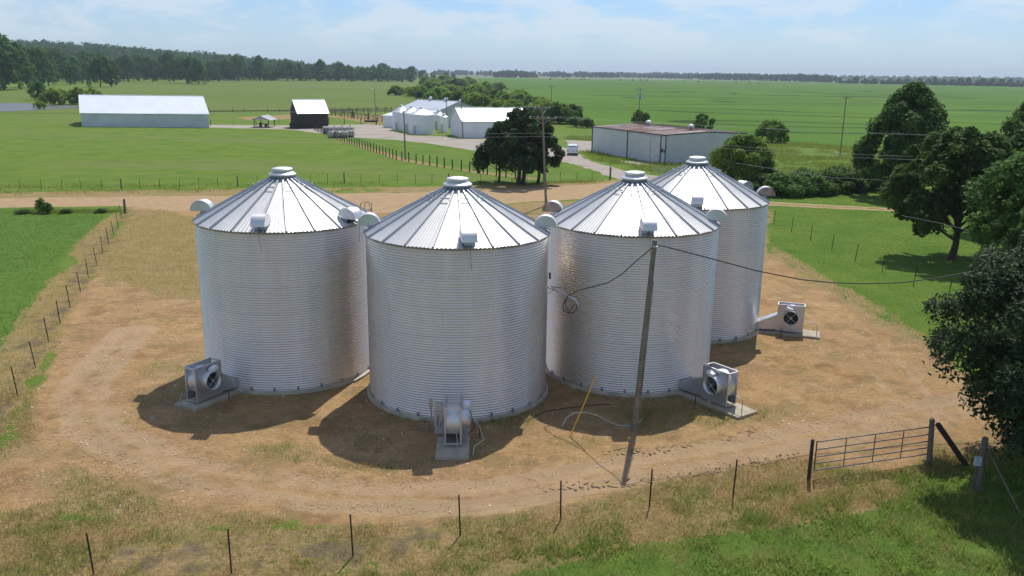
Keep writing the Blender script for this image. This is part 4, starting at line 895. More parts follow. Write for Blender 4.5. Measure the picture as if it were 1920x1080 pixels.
for sd_, (E0, E1) in enumerate(((CL-gd*.3, CM-gd*.3), (CF+gd*.3, CR+gd*.3))):
    for k in range(NPAN):
        f0_, f1_ = (k+.02)/NPAN, (k+.98)/NPAN; e0 = zz(E0+(E1-E0)*f0_, he+.06); e1 = zz(E0+(E1-E0)*f1_, he+.06); r0_ = zz(mL+(mC-mL)*f0_, hk+.08); r1_ = zz(mL+(mC-mL)*f1_, hk+.08)
        c_ = random.choices([0, 1, 2, 3], [.34, .2, .2, .26])[0]; hseg = [0, random.uniform(.3, .7), 1]
        for h0, h1 in zip(hseg[:-1], hseg[1:]):
            a_, b_ = e0+(r0_-e0)*h0, e1+(r1_-e1)*h0; c2_, d2_ = e1+(r1_-e1)*h1, e0+(r0_-e0)*h1; cc_ = rm[random.choices([0, 1, 2, 3], [.34, .16, .24, .26])[0]]
            MB().add([a_-o0, b_-o0, c2_-o0, d2_-o0], [(0, 1, 2, 3) if sd_ == 0 else (3, 2, 1, 0)]).add([a_-o0+np.array([0, 0, .05]), a_-o0+np.array([.05, .02, .01]), d2_-o0+np.array([.05, .02, .01]), d2_-o0+np.array([0, 0, .05])], [(0, 1, 2, 3)]).build('roof_sheet', cc_, t)
mb = MB().box(tuple((CL+CM)/2-o0+np.array([-.12, -.05, he-.02])), (np.linalg.norm(CM-CL)+.3, .1, .2), math.atan2(dw[1], dw[0])); mb.build('eave_trim', m_dark, t)
MB().add([CM-o0+np.array([0, -.1, he-.1]), CM-o0+np.array([0, -.1, he+.1]), mC-o0+np.array([0, -.1, hk+.1]), mC-o0+np.array([0, -.1, hk-.1])], [(0, 3, 2, 1)]).add([mC-o0+np.array([0, -.1, hk-.1]), mC-o0+np.array([0, -.1, hk+.1]), CR-o0+np.array([0, -.1, he+.1]), CR-o0+np.array([0, -.1, he-.1])], [(0, 3, 2, 1)]).build('gable_trim', m_dark, t)
for s in (0, .515, .945): q = CL+(CM-CL)*s-o0; MB().box((q[0]-.08, q[1]-.05, he/2), (.14, .14, he)).build('downpipe', m_dark, t)
MB().box((-.0, -.05, he/2), (.16, .16, he)).build('corner_trim', m_dark, t)
wn_ = np.array([dw[1], -dw[0], 0])
if wn_[1] > 0: wn_ = -wn_
for s0_, s1_ in ((.70, .82), (.825, .94)):
    p0 = CL+(CM-CL)*s0_+wn_*.1; p1 = CL+(CM-CL)*s1_+wn_*.1; ribbed('sliding_door', p0, p1, .1, 4.5, mat('door_siding', (.62, .62, .60), .5), t, o0, .35, .03)
q = CM-dw*.9-o0; MB().box((q[0]-.1, q[1]-.1, 2.3), (.5, .2, .6), math.atan2(dw[1], dw[0])).box((q[0]+.4-.1, q[1]-.9, 2.2), (.3, .2, .4), math.atan2(dw[1], dw[0])).build('meter_box', m_dark, t)
for s in (.25, .80):
    q = mL+(mC-mL)*s-o0; MB().lathe([(.35, hk), (.35, hk+.4), (.55, hk+.5), (.6, hk+.75), (.35, hk+1.0), (0, hk+1.05)], 16, c=(q[0], q[1], 0)).build('roof_turbine', m_cap, t)
# parked white SUV seen from behind
g = G(1073, 292); su = thing('parked_car', 'white sport utility car parked on the gravel drive, seen from behind', 'car', tuple(g), -.12)
m_car = mat('car_white', (.80, .81, .82), .25, 0, .02)
hw = .98
sec = [(0.05, .55, .95, .90), (.0, .60, 1.05, .97), (.25, .40, 1.15, .99), (2.6, .38, 1.12, 1.0), (4.3, .4, 1.10, .98), (5.1, .45, .95, .90), (5.2, .55, .85, .80)]
v = []; f = []
for y, zb, zt_, w in sec: v += [(-w, y, zb), (w, y, zb), (w*1.0, y, (zb+zt_)/2), (w*.97, y, zt_), (-w*.97, y, zt_), (-w, y, (zb+zt_)/2)]
for i in range(len(sec)-1): f += [(i*6+k, i*6+(k+1) % 6, (i+1)*6+(k+1) % 6, (i+1)*6+k) for k in range(6)]
f += [(5, 4, 3, 2, 1, 0), tuple((len(sec)-1)*6+k for k in range(6))]
MB().add(v, f, True).build('body', m_car, su)
v = []; f = []; sec2 = [(.08, 1.0, 1.12, .94, .94), (.30, 1.12, 1.86, .93, .80), (.7, 1.12, 1.95, .93, .80), (2.6, 1.12, 1.95, .93, .80), (3.3, 1.12, 1.78, .93, .78), (4.1, 1.08, 1.12, .92, .9)]
for y, zb, zt_, w, wt in sec2: v += [(-w, y, zb), (w, y, zb), (wt, y, zt_), (-wt, y, zt_)]
for i in range(len(sec2)-1): f += [(i*4+k, i*4+(k+1) % 4, (i+1)*4+(k+1) % 4, (i+1)*4+k) for k in range(4)]
f += [(3, 2, 1, 0)]
MB().add(v, f).build('cabin', m_car, su)
MB().add([(-.78, .12, 1.20), (.78, .12, 1.20), (.70, .26, 1.74), (-.70, .26, 1.74)], [(0, 1, 2, 3)]).build('rear_window', m_glass, su)
for s in (-1, 1):
    MB().add([(s*.945, .6, 1.2), (s*.945, 3.5, 1.2), (s*.86, 3.1, 1.72), (s*.86, .6, 1.8)], [(0, 1, 2, 3)]).build('side_window', m_glass, su)
    MB().box((s*.90, .0, .98), (.14, .12, .42)).build('tail_light', m_redp, su)
    for y in (1.0, 4.1): 
        w = MB().tube([(s*.78, y, .38), (s*1.0, y, .38)], .38, 18).build('wheel', m_black, su); MB().tube([(s*.99, y, .38), (s*1.015, y, .38)], .22, 12).build('rim', m_fan, w)
    MB().box((s*1.08, 3.3, 1.25), (.2, .12, .16)).build('mirror', m_car, su)
MB().box((0, -.06, .62), (1.86, .16, .22)).build('bumper', m_car, su); MB().box((0, -.08, .42), (1.5, .12, .14)).build('lower_trim', m_black, su)
MB().box((0, -.02, .95), (.34, .03, .16)).build('number_plate', m_grey, su)

# ------------------------------------------------------------------ vegetation
def leaf_cloud(C, Rr, n, size, seed, upb=.8, flat=1.0, shell=.55, asp=.55):
    """C: (k,3) clump centres, Rr: clump radii -> quads of leaf size"""
    r = np.random.default_rng(seed); k = len(C); wts = Rr**2*(.5+r.random(len(Rr))); wts = wts/wts.sum(); idx = r.choice(k, n, p=wts)
    d = r.normal(size=(n, 3)); d /= np.linalg.norm(d, axis=1)[:, None]
    d[:, 2] = np.where((d[:, 2] < -.2) & (r.random(n) < .5), -d[:, 2], d[:, 2])
    rad = Rr[idx]*(shell+(1-shell)*r.random(n))*(.85+.3*r.random(n)); p = C[idx]+d*rad[:, None]*np.array([1, 1, flat])
    nn = d*.6+r.normal(size=(n, 3))*.6+np.array([0, 0, upb]); nn /= np.linalg.norm(nn, axis=1)[:, None]
    t = np.cross(nn, r.normal(size=(n, 3))); t /= np.linalg.norm(t, axis=1)[:, None]; b = np.cross(nn, t)
    s = size*(.6+.8*r.random(n))[:, None]
    v = np.stack([p-t*s, p-b*s*asp+nn*s*.12, p+t*s, p+b*s*asp+nn*s*.12], 1).reshape(-1, 3); f = np.arange(4*n).reshape(-1, 4)
    cl = r.random(k)[idx]*.5+r.random(n)*.5
    return v, f, cl
def tree_meshes(h, cr, seed, nl, ls, m, base=.18, shape='round', ncl=26, trunk=.25, lean=0, cs=.30, multi=1, asp=.55, spikes=0):
    r = np.random.default_rng(seed); z0 = h*base; ch = h-z0; C = []; Rr = []
    for i in range(ncl):
        t = (i+.5)/ncl; t = t**.9
        prof = {'round': math.sin(PI*min(1, .12+.82*t))**.6, 'egg': (1-t)**.55*min(1, .55+t*3), 'cone': (1-t)**.8*min(1, .7+t*3)+.05, 'wide': math.sqrt(max(0.02, 1-t*t)), 'oval': math.sin(PI*(.1+.86*t))**.75}[shape]
        a = i*2.399+r.random()*1.2; rr = cr*prof*(.45+.62*r.random()**.5); s = cr*cs*(.45+.85*r.random())
        rr = max(0, min(rr, cr*prof*1.10-s*.5)); C.append((rr*math.cos(a), rr*math.sin(a), z0+s*.6+(ch-s*1.5)*t)); Rr.append(s)
    for i in range(max(3, ncl//6)): C.append((r.normal()*cr*.15, r.normal()*cr*.15, z0+ch*(.3+.5*r.random()))); Rr.append(cr*cs*1.1)
    for i in range(spikes):            # sprays of twigs standing out of the crown
        t = r.random()**.8; prof = math.sin(PI*min(1, .12+.82*t))**.6; a = r.random()*6.28; L_ = .78+.42*r.random(); z_ = z0+ch*(.08+.9*t); dr_ = r.uniform(-.02, .10)*cr
        for q in range(5):
            u_ = .70+(L_-.70)*q/4; rr = cr*prof*u_; a += r.normal()*.03; C.append((rr*math.cos(a), rr*math.sin(a), z_-dr_*q*.7)); Rr.append(cr*(.105-.016*q))
    C = np.array(C); Rr = np.array(Rr)
    v, f, cl = leaf_cloud(C, Rr, nl, ls, seed, asp=asp)
    me = npmesh('crown', v, f, m, False, {'tint': ('FLOAT', 'FACE', cl)})
    tb = MB()
    for q in range(multi):
        ox = (q-(multi-1)/2)*trunk*2.2; 
        tb.tube([(ox, 0, -.2), (ox*1.0+.02*h, 0, z0*.8), (ox*1.5+.03*h, .02*h, h*.55), (ox*1.5, 0, h*.82)], [trunk*1.25, trunk*.9, trunk*.55, trunk*.15], 8)
    for i in r.choice(len(C), min(len(C), 12), replace=False):
        zb = z0*.7+(C[i][2]-z0*.7)*.35; tb.tube([(0, 0, zb), tuple(C[i]*np.array([.5, .5, 1])*np.array([1, 1, .85])), tuple(C[i])], [trunk*.45, trunk*.28, trunk*.08], 5)
    return me, once(tb, m_bark)
def plant(name, lab, cat, pos, ms, rz=0, sc=1, group=None):
    t = thing(name, lab, cat, tuple(pos), rz, group); t.scale = (sc, sc, sc) if not isinstance(sc, tuple) else sc
    link('crown', ms[0], t); link('trunk' if cat == 'tree' else 'stem', ms[1], t); return t
L_oak = leafmat('oak_leaves', (.052, .098, .022), (.150, .215, .055), .6, .35)
L_oak2 = leafmat('pecan_leaves', (.058, .122, .026), (.155, .245, .060), .6, .4)
L_near = leafmat('near_leaves', (.028, .054, .020), (.095, .140, .055), .5, .2)
L_ced = leafmat('cedar_leaves', (.032, .056, .020), (.090, .130, .048), .7, .15)
L_lite = leafmat('light_leaves', (.150, .270, .035), (.300, .420, .080), .6, .45)
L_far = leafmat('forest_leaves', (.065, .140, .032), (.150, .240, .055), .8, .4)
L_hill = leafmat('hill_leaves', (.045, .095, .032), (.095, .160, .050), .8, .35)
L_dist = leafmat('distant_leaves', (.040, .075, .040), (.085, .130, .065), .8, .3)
L_hedge = leafmat('hedge_leaves', (.080, .150, .026), (.180, .260, .055), .6, .4)
L_scr = leafmat('scrub_leaves', (.19, .31, .042), (.38, .46, .095), .7, .5)
# individual trees
g = G(1690, 371); plant('oak_tree', 'tall dense egg shaped tree behind the track on the lawn at the right', 'tree', g, tree_meshes(14.6, 6.6, 11, 36000, .24, L_oak, .12, 'egg', 90, .38, cs=.19))
g = G(1783, 487); plant('shade_tree', 'spreading tree with a bare dark trunk and round shadow on the lawn', 'tree', g, tree_meshes(11.0, 5.2, 12, 36000, .20, L_oak2, .15, 'round', 60, .30, cs=.20, spikes=30))
g = G(1925, 345); plant('oak_tree', 'dark round topped tree at the right edge beyond the other trees', 'tree', g, tree_meshes(13.5, 4.6, 13, 16000, .26, L_oak, .15, 'egg', 40, .3, cs=.26))
g = G(1915, 440); plant('shade_tree', 'pale green tree at the right edge behind the shade tree', 'tree', g, tree_meshes(11.5, 6.0, 14, 22000, .24, L_oak2, .15, 'round', 50, .3, cs=.24))
g = G(1975, 610); plant('shade_tree', 'leafy tree at the right edge just above the big dark tree', 'tree', g, tree_meshes(12.2, 5.4, 15, 30000, .20, L_oak2, .16, 'round', 60, .3, cs=.20, spikes=30))
plant('big_oak', 'big dark tree at the right edge with drooping branches over the gate', 'tree', (23.1, 30.4, 0), tree_meshes(10.0, 6.4, 16, 125000, .12, L_near, .15, 'round', 120, .42, cs=.145, asp=.38, spikes=75))
# cedars
g = G(975, 346); plant('cedar_tree', 'largest dark cedar of the clump in front of the gravel drive', 'tree', g, tree_meshes(10.6, 4.3, 21, 26000, .18, L_ced, .16, 'round', 40, .30, cs=.22, multi=2))
g = G(935, 341); plant('cedar_tree', 'small dark cedar at the left of the clump', 'tree', g, tree_meshes(6.9, 3.1, 22, 14000, .19, L_ced, .20, 'wide', 26, .16, cs=.30))
g = G(1008, 344); plant('cedar_tree', 'dark cedar at the right of the clump beside the utility pole', 'tree', g, tree_meshes(8.7, 3.1, 23, 16000, .18, L_ced, .14, 'oval', 30, .22, cs=.26))
g = G(1390, 352); plant('young_tree', 'bright green young tree between the rear bin and the warehouse', 'tree', g, tree_meshes(7.4, 4.0, 24, 16000, .20, L_lite, .08, 'oval', 32, .16, cs=.28))
bm = tree_meshes(4.0, 2.6, 31, 5000, .17, L_hedge, .02, 'wide', 16, .08, cs=.36)
bm2 = tree_meshes(3.6, 2.4, 32, 5000, .17, L_hedge, .02, 'wide', 14, .08, cs=.4)
for i, (x, y) in enumerate(sorted([(1425, 362), (1455, 366), (1487, 364), (1520, 363), (1553, 361), (1586, 360), (1618, 357), (1650, 354), (1680, 351), (1440, 352), (1503, 353), (1570, 350)])):
    g = G(x, y); s = .92+.2*random.random()
    plant('hedge_bush', ordinal(i+1)+' bush from the left in the dense green hedge below the weedy field', 'bush', g, bm if i % 2 else bm2, i*1.3, (s*1.1, s*1.1, .72*s), 'bushes of the hedge row')
g = G(1446, 268); plant('round_bush', 'rounded bush standing alone at the edge of the crop field', 'bush', g, tree_meshes(height(1446, 268, 223), 3.7, 33, 6000, .28, L_lite, .02, 'wide', 22, .1, cs=.34))
g = G(1318, 246); plant('small_tree', 'small tree sticking up behind the right part of the warehouse roof', 'tree', g, tree_meshes(height(1318, 246, 212), 3.0, 34, 4000, .28, L_lite, .05, 'oval', 18, .1))
g = G(1199, 241); plant('small_tree', 'small tree at the foot of the pole with twin transformers', 'tree', g, tree_meshes(height(1199, 241, 205), 2.9, 35, 4000, .28, L_lite, .05, 'oval', 18, .1))
g = G(1372, 320); 
# scrub thicket
sm = [tree_meshes(4.2, 3.0, 41+i, 2600, .34, L_scr if i < 2 else L_hedge, .02, ['wide', 'round', 'oval'][i], 16, .1, cs=.36) for i in range(3)]
scr = []
rs = np.random.default_rng(5)
def strip(pts, n, hpx, jit):
    P = np.array(pts, float)
    for i in range(n):
        t = (i+rs.random())/n*(len(P)-1); k = int(t); q = P[k]+(P[k+1]-P[k])*(t-k); scr.append((q[0]+rs.normal()*4, q[1]+abs(rs.normal())*jit*-1+jit*.5, hpx*(.8+.5*rs.random())))
strip([(738, 177), (800, 186), (870, 194), (930, 205), (1000, 218), (1040, 224)], 26, 23, 2)
strip([(790, 172), (860, 178), (930, 188), (990, 200), (1050, 212)], 26, 21, 3)
strip([(790, 163), (860, 165), (940, 170)], 16, 18, 3)
for i, (x, y, hp) in enumerate(scr):
    if x > 1010 and y < 200: continue
    g = G(x, y); hh = height(x, y, y-hp*.88); s = hh/4.2
    plant('scrub_bush', 'scrubby green bush in the thicket running behind the white buildings', 'bush', g, sm[(0, 1, 0, 1, 2)[i % 5]], i*1.7, (s*1.05, s*1.05, s), 'thicket behind the white buildings')
for i, (x, y, hp, lb) in enumerate([(1045, 232, 42, 'dark bushy tree at the right end of the thicket beside the distant pole'), (1070, 231, 38, 'dark rounded bush right of the distant pole'), (1100, 240, 20, 'low dark shrub near the far corner of the warehouse'), (1078, 238, 22, 'low spreading shrub left of the far corner of the warehouse'), (1018, 228, 40, 'yellow green bushy tree above the cedar clump')]):
    g = G(x, y); hh = height(x, y, y-hp); plant('scrub_bush', lb, 'bush', g, sm[2 if i != 4 else 0], i*2.1, (hh/4.2*.95,)*2+(hh/4.2,))
# left woods
fm_ = [tree_meshes(24, 10.5, 61+i, 2600, .95, L_far, [.02, .05, .01, .06, .02][i], ['round', 'oval', 'wide', 'round', 'egg'][i], 26, .5, cs=.30) for i in range(5)]
trees = []
for x, y, ty, w in [(-35, 168, 40, 1.1), (8, 168, 62, 1.0), (38, 166, 92, .9), (75, 163, 84, .9), (92, 160, 95, 1.0), (132, 158, 102, .9), (155, 156, 108, .9), (190, 163, 99, .9), (209, 163, 112, .8), (240, 153, 100, 1), (262, 151, 98, 1), (285, 153, 104, .9), (318, 153, 96, 1), (352, 157, 104, 1.35), (372, 158, 110, 1.1), (400, 153, 112, 1), (425, 152, 108, 1),
                    (448, 152, 101, 1.1), (470, 152, 122, .8), (487, 152, 103, 1), (512, 152, 122, .9), (538, 152, 109, 1.1), (560, 152, 118, 1), (580, 151, 119, .8), (601, 152, 110, 1), (618, 151, 126, .9), (634, 152, 114, 1), (655, 152, 121, 1), (680, 152, 126, 1), (700, 151, 122, 1), (719, 151, 117, 1.1), (738, 151, 127, 1), (752, 150, 130, .9), (773, 151, 123, .9), (790, 150, 134, .9), (812, 150, 135, .9), (835, 149, 136, .8)]:
    trees.append((x, y, ty, w))
rs = np.random.default_rng(8)
for i in range(46):
    x = rs.uniform(-60, 860); top = np.interp(x, [-60, 0, 100, 200, 400, 600, 860], [60, 72, 88, 98, 112, 122, 136]); y = rs.uniform(147.5, 150.5) if x > 230 else rs.uniform(150, 156); trees.append((x, y, top+rs.uniform(-2, 8), 1.1))
for i, (x, y, ty, w) in enumerate(trees):
    g = G(x, y); h = height(x, y, ty); s = h/24
    lab = ordinal(i+1)+' tree from the left in the front row of the wood beyond the pasture' if i < 37 else 'tree filling the back of the wood beyond the pasture'
    plant('forest_tree', lab, 'tree', g, fm_[i % 5], i*2.3, (s*w, s*w, s), 'front trees of the left wood' if i < 37 else 'back trees of the left wood')
for x, y, ty, lb, mi in [(72, 188, 150, 'small leaning tree on the bank of the pond', 1), (97, 197, 165, 'rounded willow bush left of the barn beside the pond', 0), (118, 196, 166, 'second willow bush by the pond water', 0), (150, 196, 163, 'pale green willow bush touching the left end of the long barn', 0), (175, 190, 165, 'pale bush showing above the roof of the long barn', 0), (74, 204, 188, 'low weedy shrub on the near bank of the pond', 0)]:
    g = G(x, y); hh = height(x, y, ty); pl = plant('pond_bush' if mi != 1 else 'pond_tree', lb, 'bush' if mi != 1 else 'tree', g, sm[mi] if mi != 1 else fm_[1], x, (hh/4.2*.9,)*2+(hh/4.2,) if mi != 1 else hh/24)
# hill with wood
def hill_top(x): return np.interp(x, [-2600, -1500, -1000, -800, -600, -420, -300, -150], [66, 56, 47, 40, 27, 12, 2, 0])
xs = np.linspace(-2600, -100, 60); ys = np.linspace(1150, 2600, 30); X, Y = np.meshgrid(xs, ys); Z = hill_top(X*1700/np.maximum(Y, 1500))*sst(Y, 1150, 1700)*(1-.6*sst(Y, 1900, 2600))-.5
I = np.arange(X.size).reshape(X.shape); F = np.stack([I[:-1, :-1], I[:-1, 1:], I[1:, 1:], I[1:, :-1]], -1).reshape(-1, 4)
tag(link('hill', npmesh('hill', np.stack([X.ravel(), Y.ravel(), Z.ravel()], 1), F, m_farp, True)), kind='structure')
def wood_mass(name, lab, pos, hts, seed, q=26, ls=2.4, mt=None):
    r = np.random.default_rng(seed); C = []; Rr = []
    for p, h in zip(pos, hts):
        for k in range(3): C.append((p[0]+r.normal()*h*.16, p[1]+r.normal()*h*.16, p[2]+h*(.35+.2*k)+r.normal()*h*.03)); Rr.append(h*(.30-.04*k))
    v, f, cl = leaf_cloud(np.array(C), np.array(Rr), len(pos)*q, ls, seed, shell=.7)
    me = npmesh(name, v, f, mt or L_far, False, {'tint': ('FLOAT', 'FACE', cl)}); tag(link(name, me), lab, 'woodland', None, 'stuff')
rs = np.random.default_rng(9); pos = []; hs_ = []
for i in range(2300):
    Y = rs.uniform(1200, 1950); x = -rs.uniform(200, 1700)*Y/1700
    z = float(hill_top(np.array(x*1700/max(Y, 1500)))*sst(np.array(Y), 1150, 1700)); pos.append((x, Y, z-.5)); hs_.append(rs.uniform(15, 22))
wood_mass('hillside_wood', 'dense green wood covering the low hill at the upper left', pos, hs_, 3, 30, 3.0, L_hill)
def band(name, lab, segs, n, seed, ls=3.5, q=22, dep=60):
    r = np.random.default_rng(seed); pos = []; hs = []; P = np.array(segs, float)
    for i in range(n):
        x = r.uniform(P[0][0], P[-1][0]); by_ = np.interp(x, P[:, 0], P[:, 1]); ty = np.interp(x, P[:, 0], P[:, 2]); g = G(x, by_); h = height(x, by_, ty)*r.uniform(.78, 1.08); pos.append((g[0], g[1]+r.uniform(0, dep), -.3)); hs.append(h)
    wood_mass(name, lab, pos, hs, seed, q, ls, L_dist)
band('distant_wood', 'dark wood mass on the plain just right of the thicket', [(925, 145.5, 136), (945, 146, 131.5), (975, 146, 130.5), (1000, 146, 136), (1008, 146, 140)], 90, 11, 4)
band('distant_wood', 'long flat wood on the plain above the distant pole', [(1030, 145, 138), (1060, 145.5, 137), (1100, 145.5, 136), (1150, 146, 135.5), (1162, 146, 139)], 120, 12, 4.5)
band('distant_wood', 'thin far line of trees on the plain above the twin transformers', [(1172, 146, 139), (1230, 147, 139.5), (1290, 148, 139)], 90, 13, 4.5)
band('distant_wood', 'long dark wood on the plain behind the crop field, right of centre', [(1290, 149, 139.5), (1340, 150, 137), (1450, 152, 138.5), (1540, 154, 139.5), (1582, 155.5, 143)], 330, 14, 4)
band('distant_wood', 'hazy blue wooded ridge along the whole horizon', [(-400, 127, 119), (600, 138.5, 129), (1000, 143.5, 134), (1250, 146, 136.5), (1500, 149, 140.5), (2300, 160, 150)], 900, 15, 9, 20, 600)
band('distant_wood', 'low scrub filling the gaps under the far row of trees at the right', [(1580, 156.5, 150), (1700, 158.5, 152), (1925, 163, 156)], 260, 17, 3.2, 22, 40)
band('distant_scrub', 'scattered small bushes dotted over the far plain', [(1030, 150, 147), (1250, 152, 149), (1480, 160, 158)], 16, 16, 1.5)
ft = [(1592, 157, 146), (1604, 157, 144), (1622, 157.5, 147), (1640, 158, 146), (1655, 158, 148), (1668, 158, 146.5), (1685, 158.5, 147), (1700, 159, 146), (1722, 159, 143), (1740, 159, 148), (1752, 160, 145), (1768, 160, 147), (1785, 160, 146), (1800, 160.5, 147), (1815, 161, 145.5), (1832, 161, 148), (1843, 161.5, 143), (1860, 161.5, 148.5), (1876, 162, 147), (1893, 162, 146.5), (1908, 162.5, 148), (1925, 163, 147)]
for i, (x, y, ty) in enumerate(ft):
    g = G(x, y); h = height(x, y, ty); s = h/24; plant('field_edge_tree', ordinal(i+1)+' distant tree from the left in the row behind the crop field', 'tree', g, fm_[i % 5], i*1.9, (s*(1.0+.5*((i*7) % 5)/4),)*2+(s*(.85+.3*((i*3) % 4)/3),), 'row of trees along the far edge of the crop field')

# ------------------------------------------------------------------ grass, stones, clods
def blades(name, X, Y, hmin, hmax, wd, per, m, seed, spread=.12, lean=.5, z=0.0):
    r = np.random.default_rng(seed); n = len(X)*per; x = np.repeat(X, per)+r.normal(size=n)*spread; y = np.repeat(Y, per)+r.normal(size=n)*spread
    h = r.uniform(hmin, hmax, n)*np.repeat(r.uniform(.6, 1.3, len(X)), per); a = r.uniform(0, 2*PI, n); la = r.uniform(0, 2*PI, n); ll = h*lean*r.random(n); w = wd*(.6+.8*r.random(n))
    v = np.zeros((n, 3, 3)); v[:, 0] = np.stack([x-w*np.cos(a), y-w*np.sin(a), np.full(n, z)], 1); v[:, 1] = np.stack([x+w*np.cos(a), y+w*np.sin(a), np.full(n, z)], 1); v[:, 2] = np.stack([x+ll*np.cos(la), y+ll*np.sin(la), z+h], 1)
    me = npmesh(name, v.reshape(-1, 3), np.arange(3*n).reshape(-1, 3), m, False, {'tint': ('FLOAT', 'FACE', r.random(n)*.5+.5*np.repeat(r.random(len(X)), per))})
    return link(name, me)
m_gg = leafmat('green_blades', (.135, .235, .038), (.290, .380, .095), .8, .6); m_dg = leafmat('dry_blades', (.36, .25, .10), (.66, .50, .24), .8, .6)
m_wg = leafmat('weed_blades', (.19, .26, .04), (.36, .38, .09), .8, .6)
def scatter(n, x0, x1, y0, y1, seed):
    r = np.random.default_rng(seed); return r.uniform(x0, x1, n), r.uniform(y0, y1, n), r
X, Y, r = scatter(60000, -24, 27, 20, 38, 1); d, dr, gv, lu, la, ash, rl, road, dy = zones(X, Y)
nn = fbm(X, Y, 1.6, 51)
ok = (lu > .4) & (d < .35) & (r.random(len(X)) < np.clip(2.6*fbm(X, Y, 1.1, 15)-.75, .04, 1)); tag(blades('grass', X[ok], Y[ok], .05, .26, .009, 6, m_gg, 1, .12, 1.3), 'lush green grass blades at the lower right', 'grass', kind='stuff')
ok = (dr > .45) & (lu < .6) & (r.random(len(X)) < np.clip((.55-d)*3, 0, 1)) & (nn < .56) & ((ash < .3) | (r.random(len(X)) < .45)); tag(blades('dry_grass', X[ok], Y[ok], .05, .26, .008, 6, m_dg, 2, .14, 1.2), 'dry straw coloured grass along the front fence', 'grass', kind='stuff')
ok = (dr > .3) & (lu < .6) & (r.random(len(X)) < np.clip((.5-d)*2.2, 0, 1)) & (nn > .50) & ((ash < .3) | (r.random(len(X)) < .1)); tag(blades('weeds', X[ok], Y[ok], .06, .24, .009, 6, m_wg, 3, .14, 1.2), 'yellow green weeds mixed into the dry grass', 'weeds', kind='stuff')
X, Y, r = scatter(16000, 0, 27, 20, 34, 14); d, dr, gv, lu, la, ash, rl, road, dy = zones(X, Y)
ok = (lu > .35) & (d < .35) & (fbm(X, Y, .9, 19) > .50); tag(blades('straw', X[ok], Y[ok], .06, .26, .008, 5, m_dg, 15, .16, 1.4), 'dry straw mixed into the green grass at the lower right', 'grass', kind='stuff')
ok = (lu > .35) & (d < .35) & (fbm(X, Y, 1.4, 29) > .54); tag(blades('broad_weeds', X[ok], Y[ok], .06, .22, .026, 6, m_wg, 16, .10, 1.0), 'pale broadleaf weeds in the green grass at the lower right', 'weeds', kind='stuff')
X, Y, r = scatter(42000, -40, 30, 26, 80, 4); d, dr, gv, lu, la, ash, rl, road, dy = zones(X, Y); nn = fbm(X, Y, 2.5, 77); inbin = np.min([np.hypot(X-bx, Y-by) for bx, by in bins], axis=0) < 4.6
ok = (dy < 1.5) & (rl < .45) & (r.random(len(X)) < np.clip((nn-.3)*1.6, .06, .6)*(1-.6*d)) & ~inbin & (lu < .4); tag(blades('yard_grass', X[ok], Y[ok], .02, .09, .010, 5, m_dg, 5, .22, 1.4), 'thin dry grass scattered over the bare yard', 'grass', kind='stuff')
ok = (dy < 2.0) & (rl < .4) & (nn > .60) & (r.random(len(X)) < .3) & ~inbin & (lu < .4); tag(blades('yard_weeds', X[ok], Y[ok], .02, .09, .012, 5, m_wg, 6, .3, 1.4), 'low green weeds scattered over the bare yard', 'weeds', kind='stuff')
X, Y, r = scatter(50000, -62, -18, 34, 96, 7); d, dr, gv, lu, la, ash, rl, road, dy = zones(X, Y)
ok = (lu > .5) & (np.abs(X) < Y*.62+2); tag(blades('field_grass', X[ok], Y[ok], .06, .20, .02, 3, m_gg, 8, .2, 1.2), 'tall green grass of the field at the left edge', 'grass', kind='stuff')
ok = (dr > .4) & (d < .5) & (lu < .5) & (np.abs(X) < Y*.62+2); tag(blades('verge_grass', X[ok], Y[ok], .06, .28, .012, 5, m_dg, 9, .2), 'dry grass standing along the left fence', 'grass', kind='stuff')
X, Y, r = scatter(60000, 14, 70, 45, 112, 10); d, dr, gv, lu, la, ash, rl, road, dy = zones(X, Y)
ok = (la > .5) & (d < .3) & (np.abs(X) < Y*.66+2); tag(blades('lawn_grass', X[ok], Y[ok], .05, .14, .018, 3, m_gg, 11, .2), 'short green grass of the lawn at the right', 'grass', kind='stuff')
X, Y, r = scatter(26000, 12, 90, 100, 210, 31); d, dr, gv, lu, la, ash, rl, road, dy = zones(X, Y); nn = fbm(X, Y, 6, 71)
inw = (sdf(X, Y, WEEDS) < 0) & (gv < .2) & (sdf(X, Y, [CL[:2], CM[:2], CR[:2], CF[:2]]) > .5) & (nn > .40)
tag(blades('tall_weeds', X[inw], Y[inw], .15, .75, .05, 6, m_wg, 32, .4, .8), 'tall pale weeds in the rough field between hedge and crop', 'weeds', kind='stuff')
_a = np.random.default_rng(77); wa = _a.uniform(0, 6.28, 260); wb = _a.integers(0, 4, 260); wr = BR+.2+np.abs(_a.normal(size=260))*.12; wx_ = np.array([bins[k][0] for k in wb])+wr*np.cos(wa); wy_ = np.array([bins[k][1] for k in wb])+wr*np.sin(wa); kp = fbm(wx_, wy_, 1.2, 88) > .52
tag(blades('foot_weeds', wx_[kp], wy_[kp], .06, .28, .012, 9, m_wg, 78, .10, .8), 'sparse weeds growing along the feet of the big bins', 'weeds', kind='stuff')
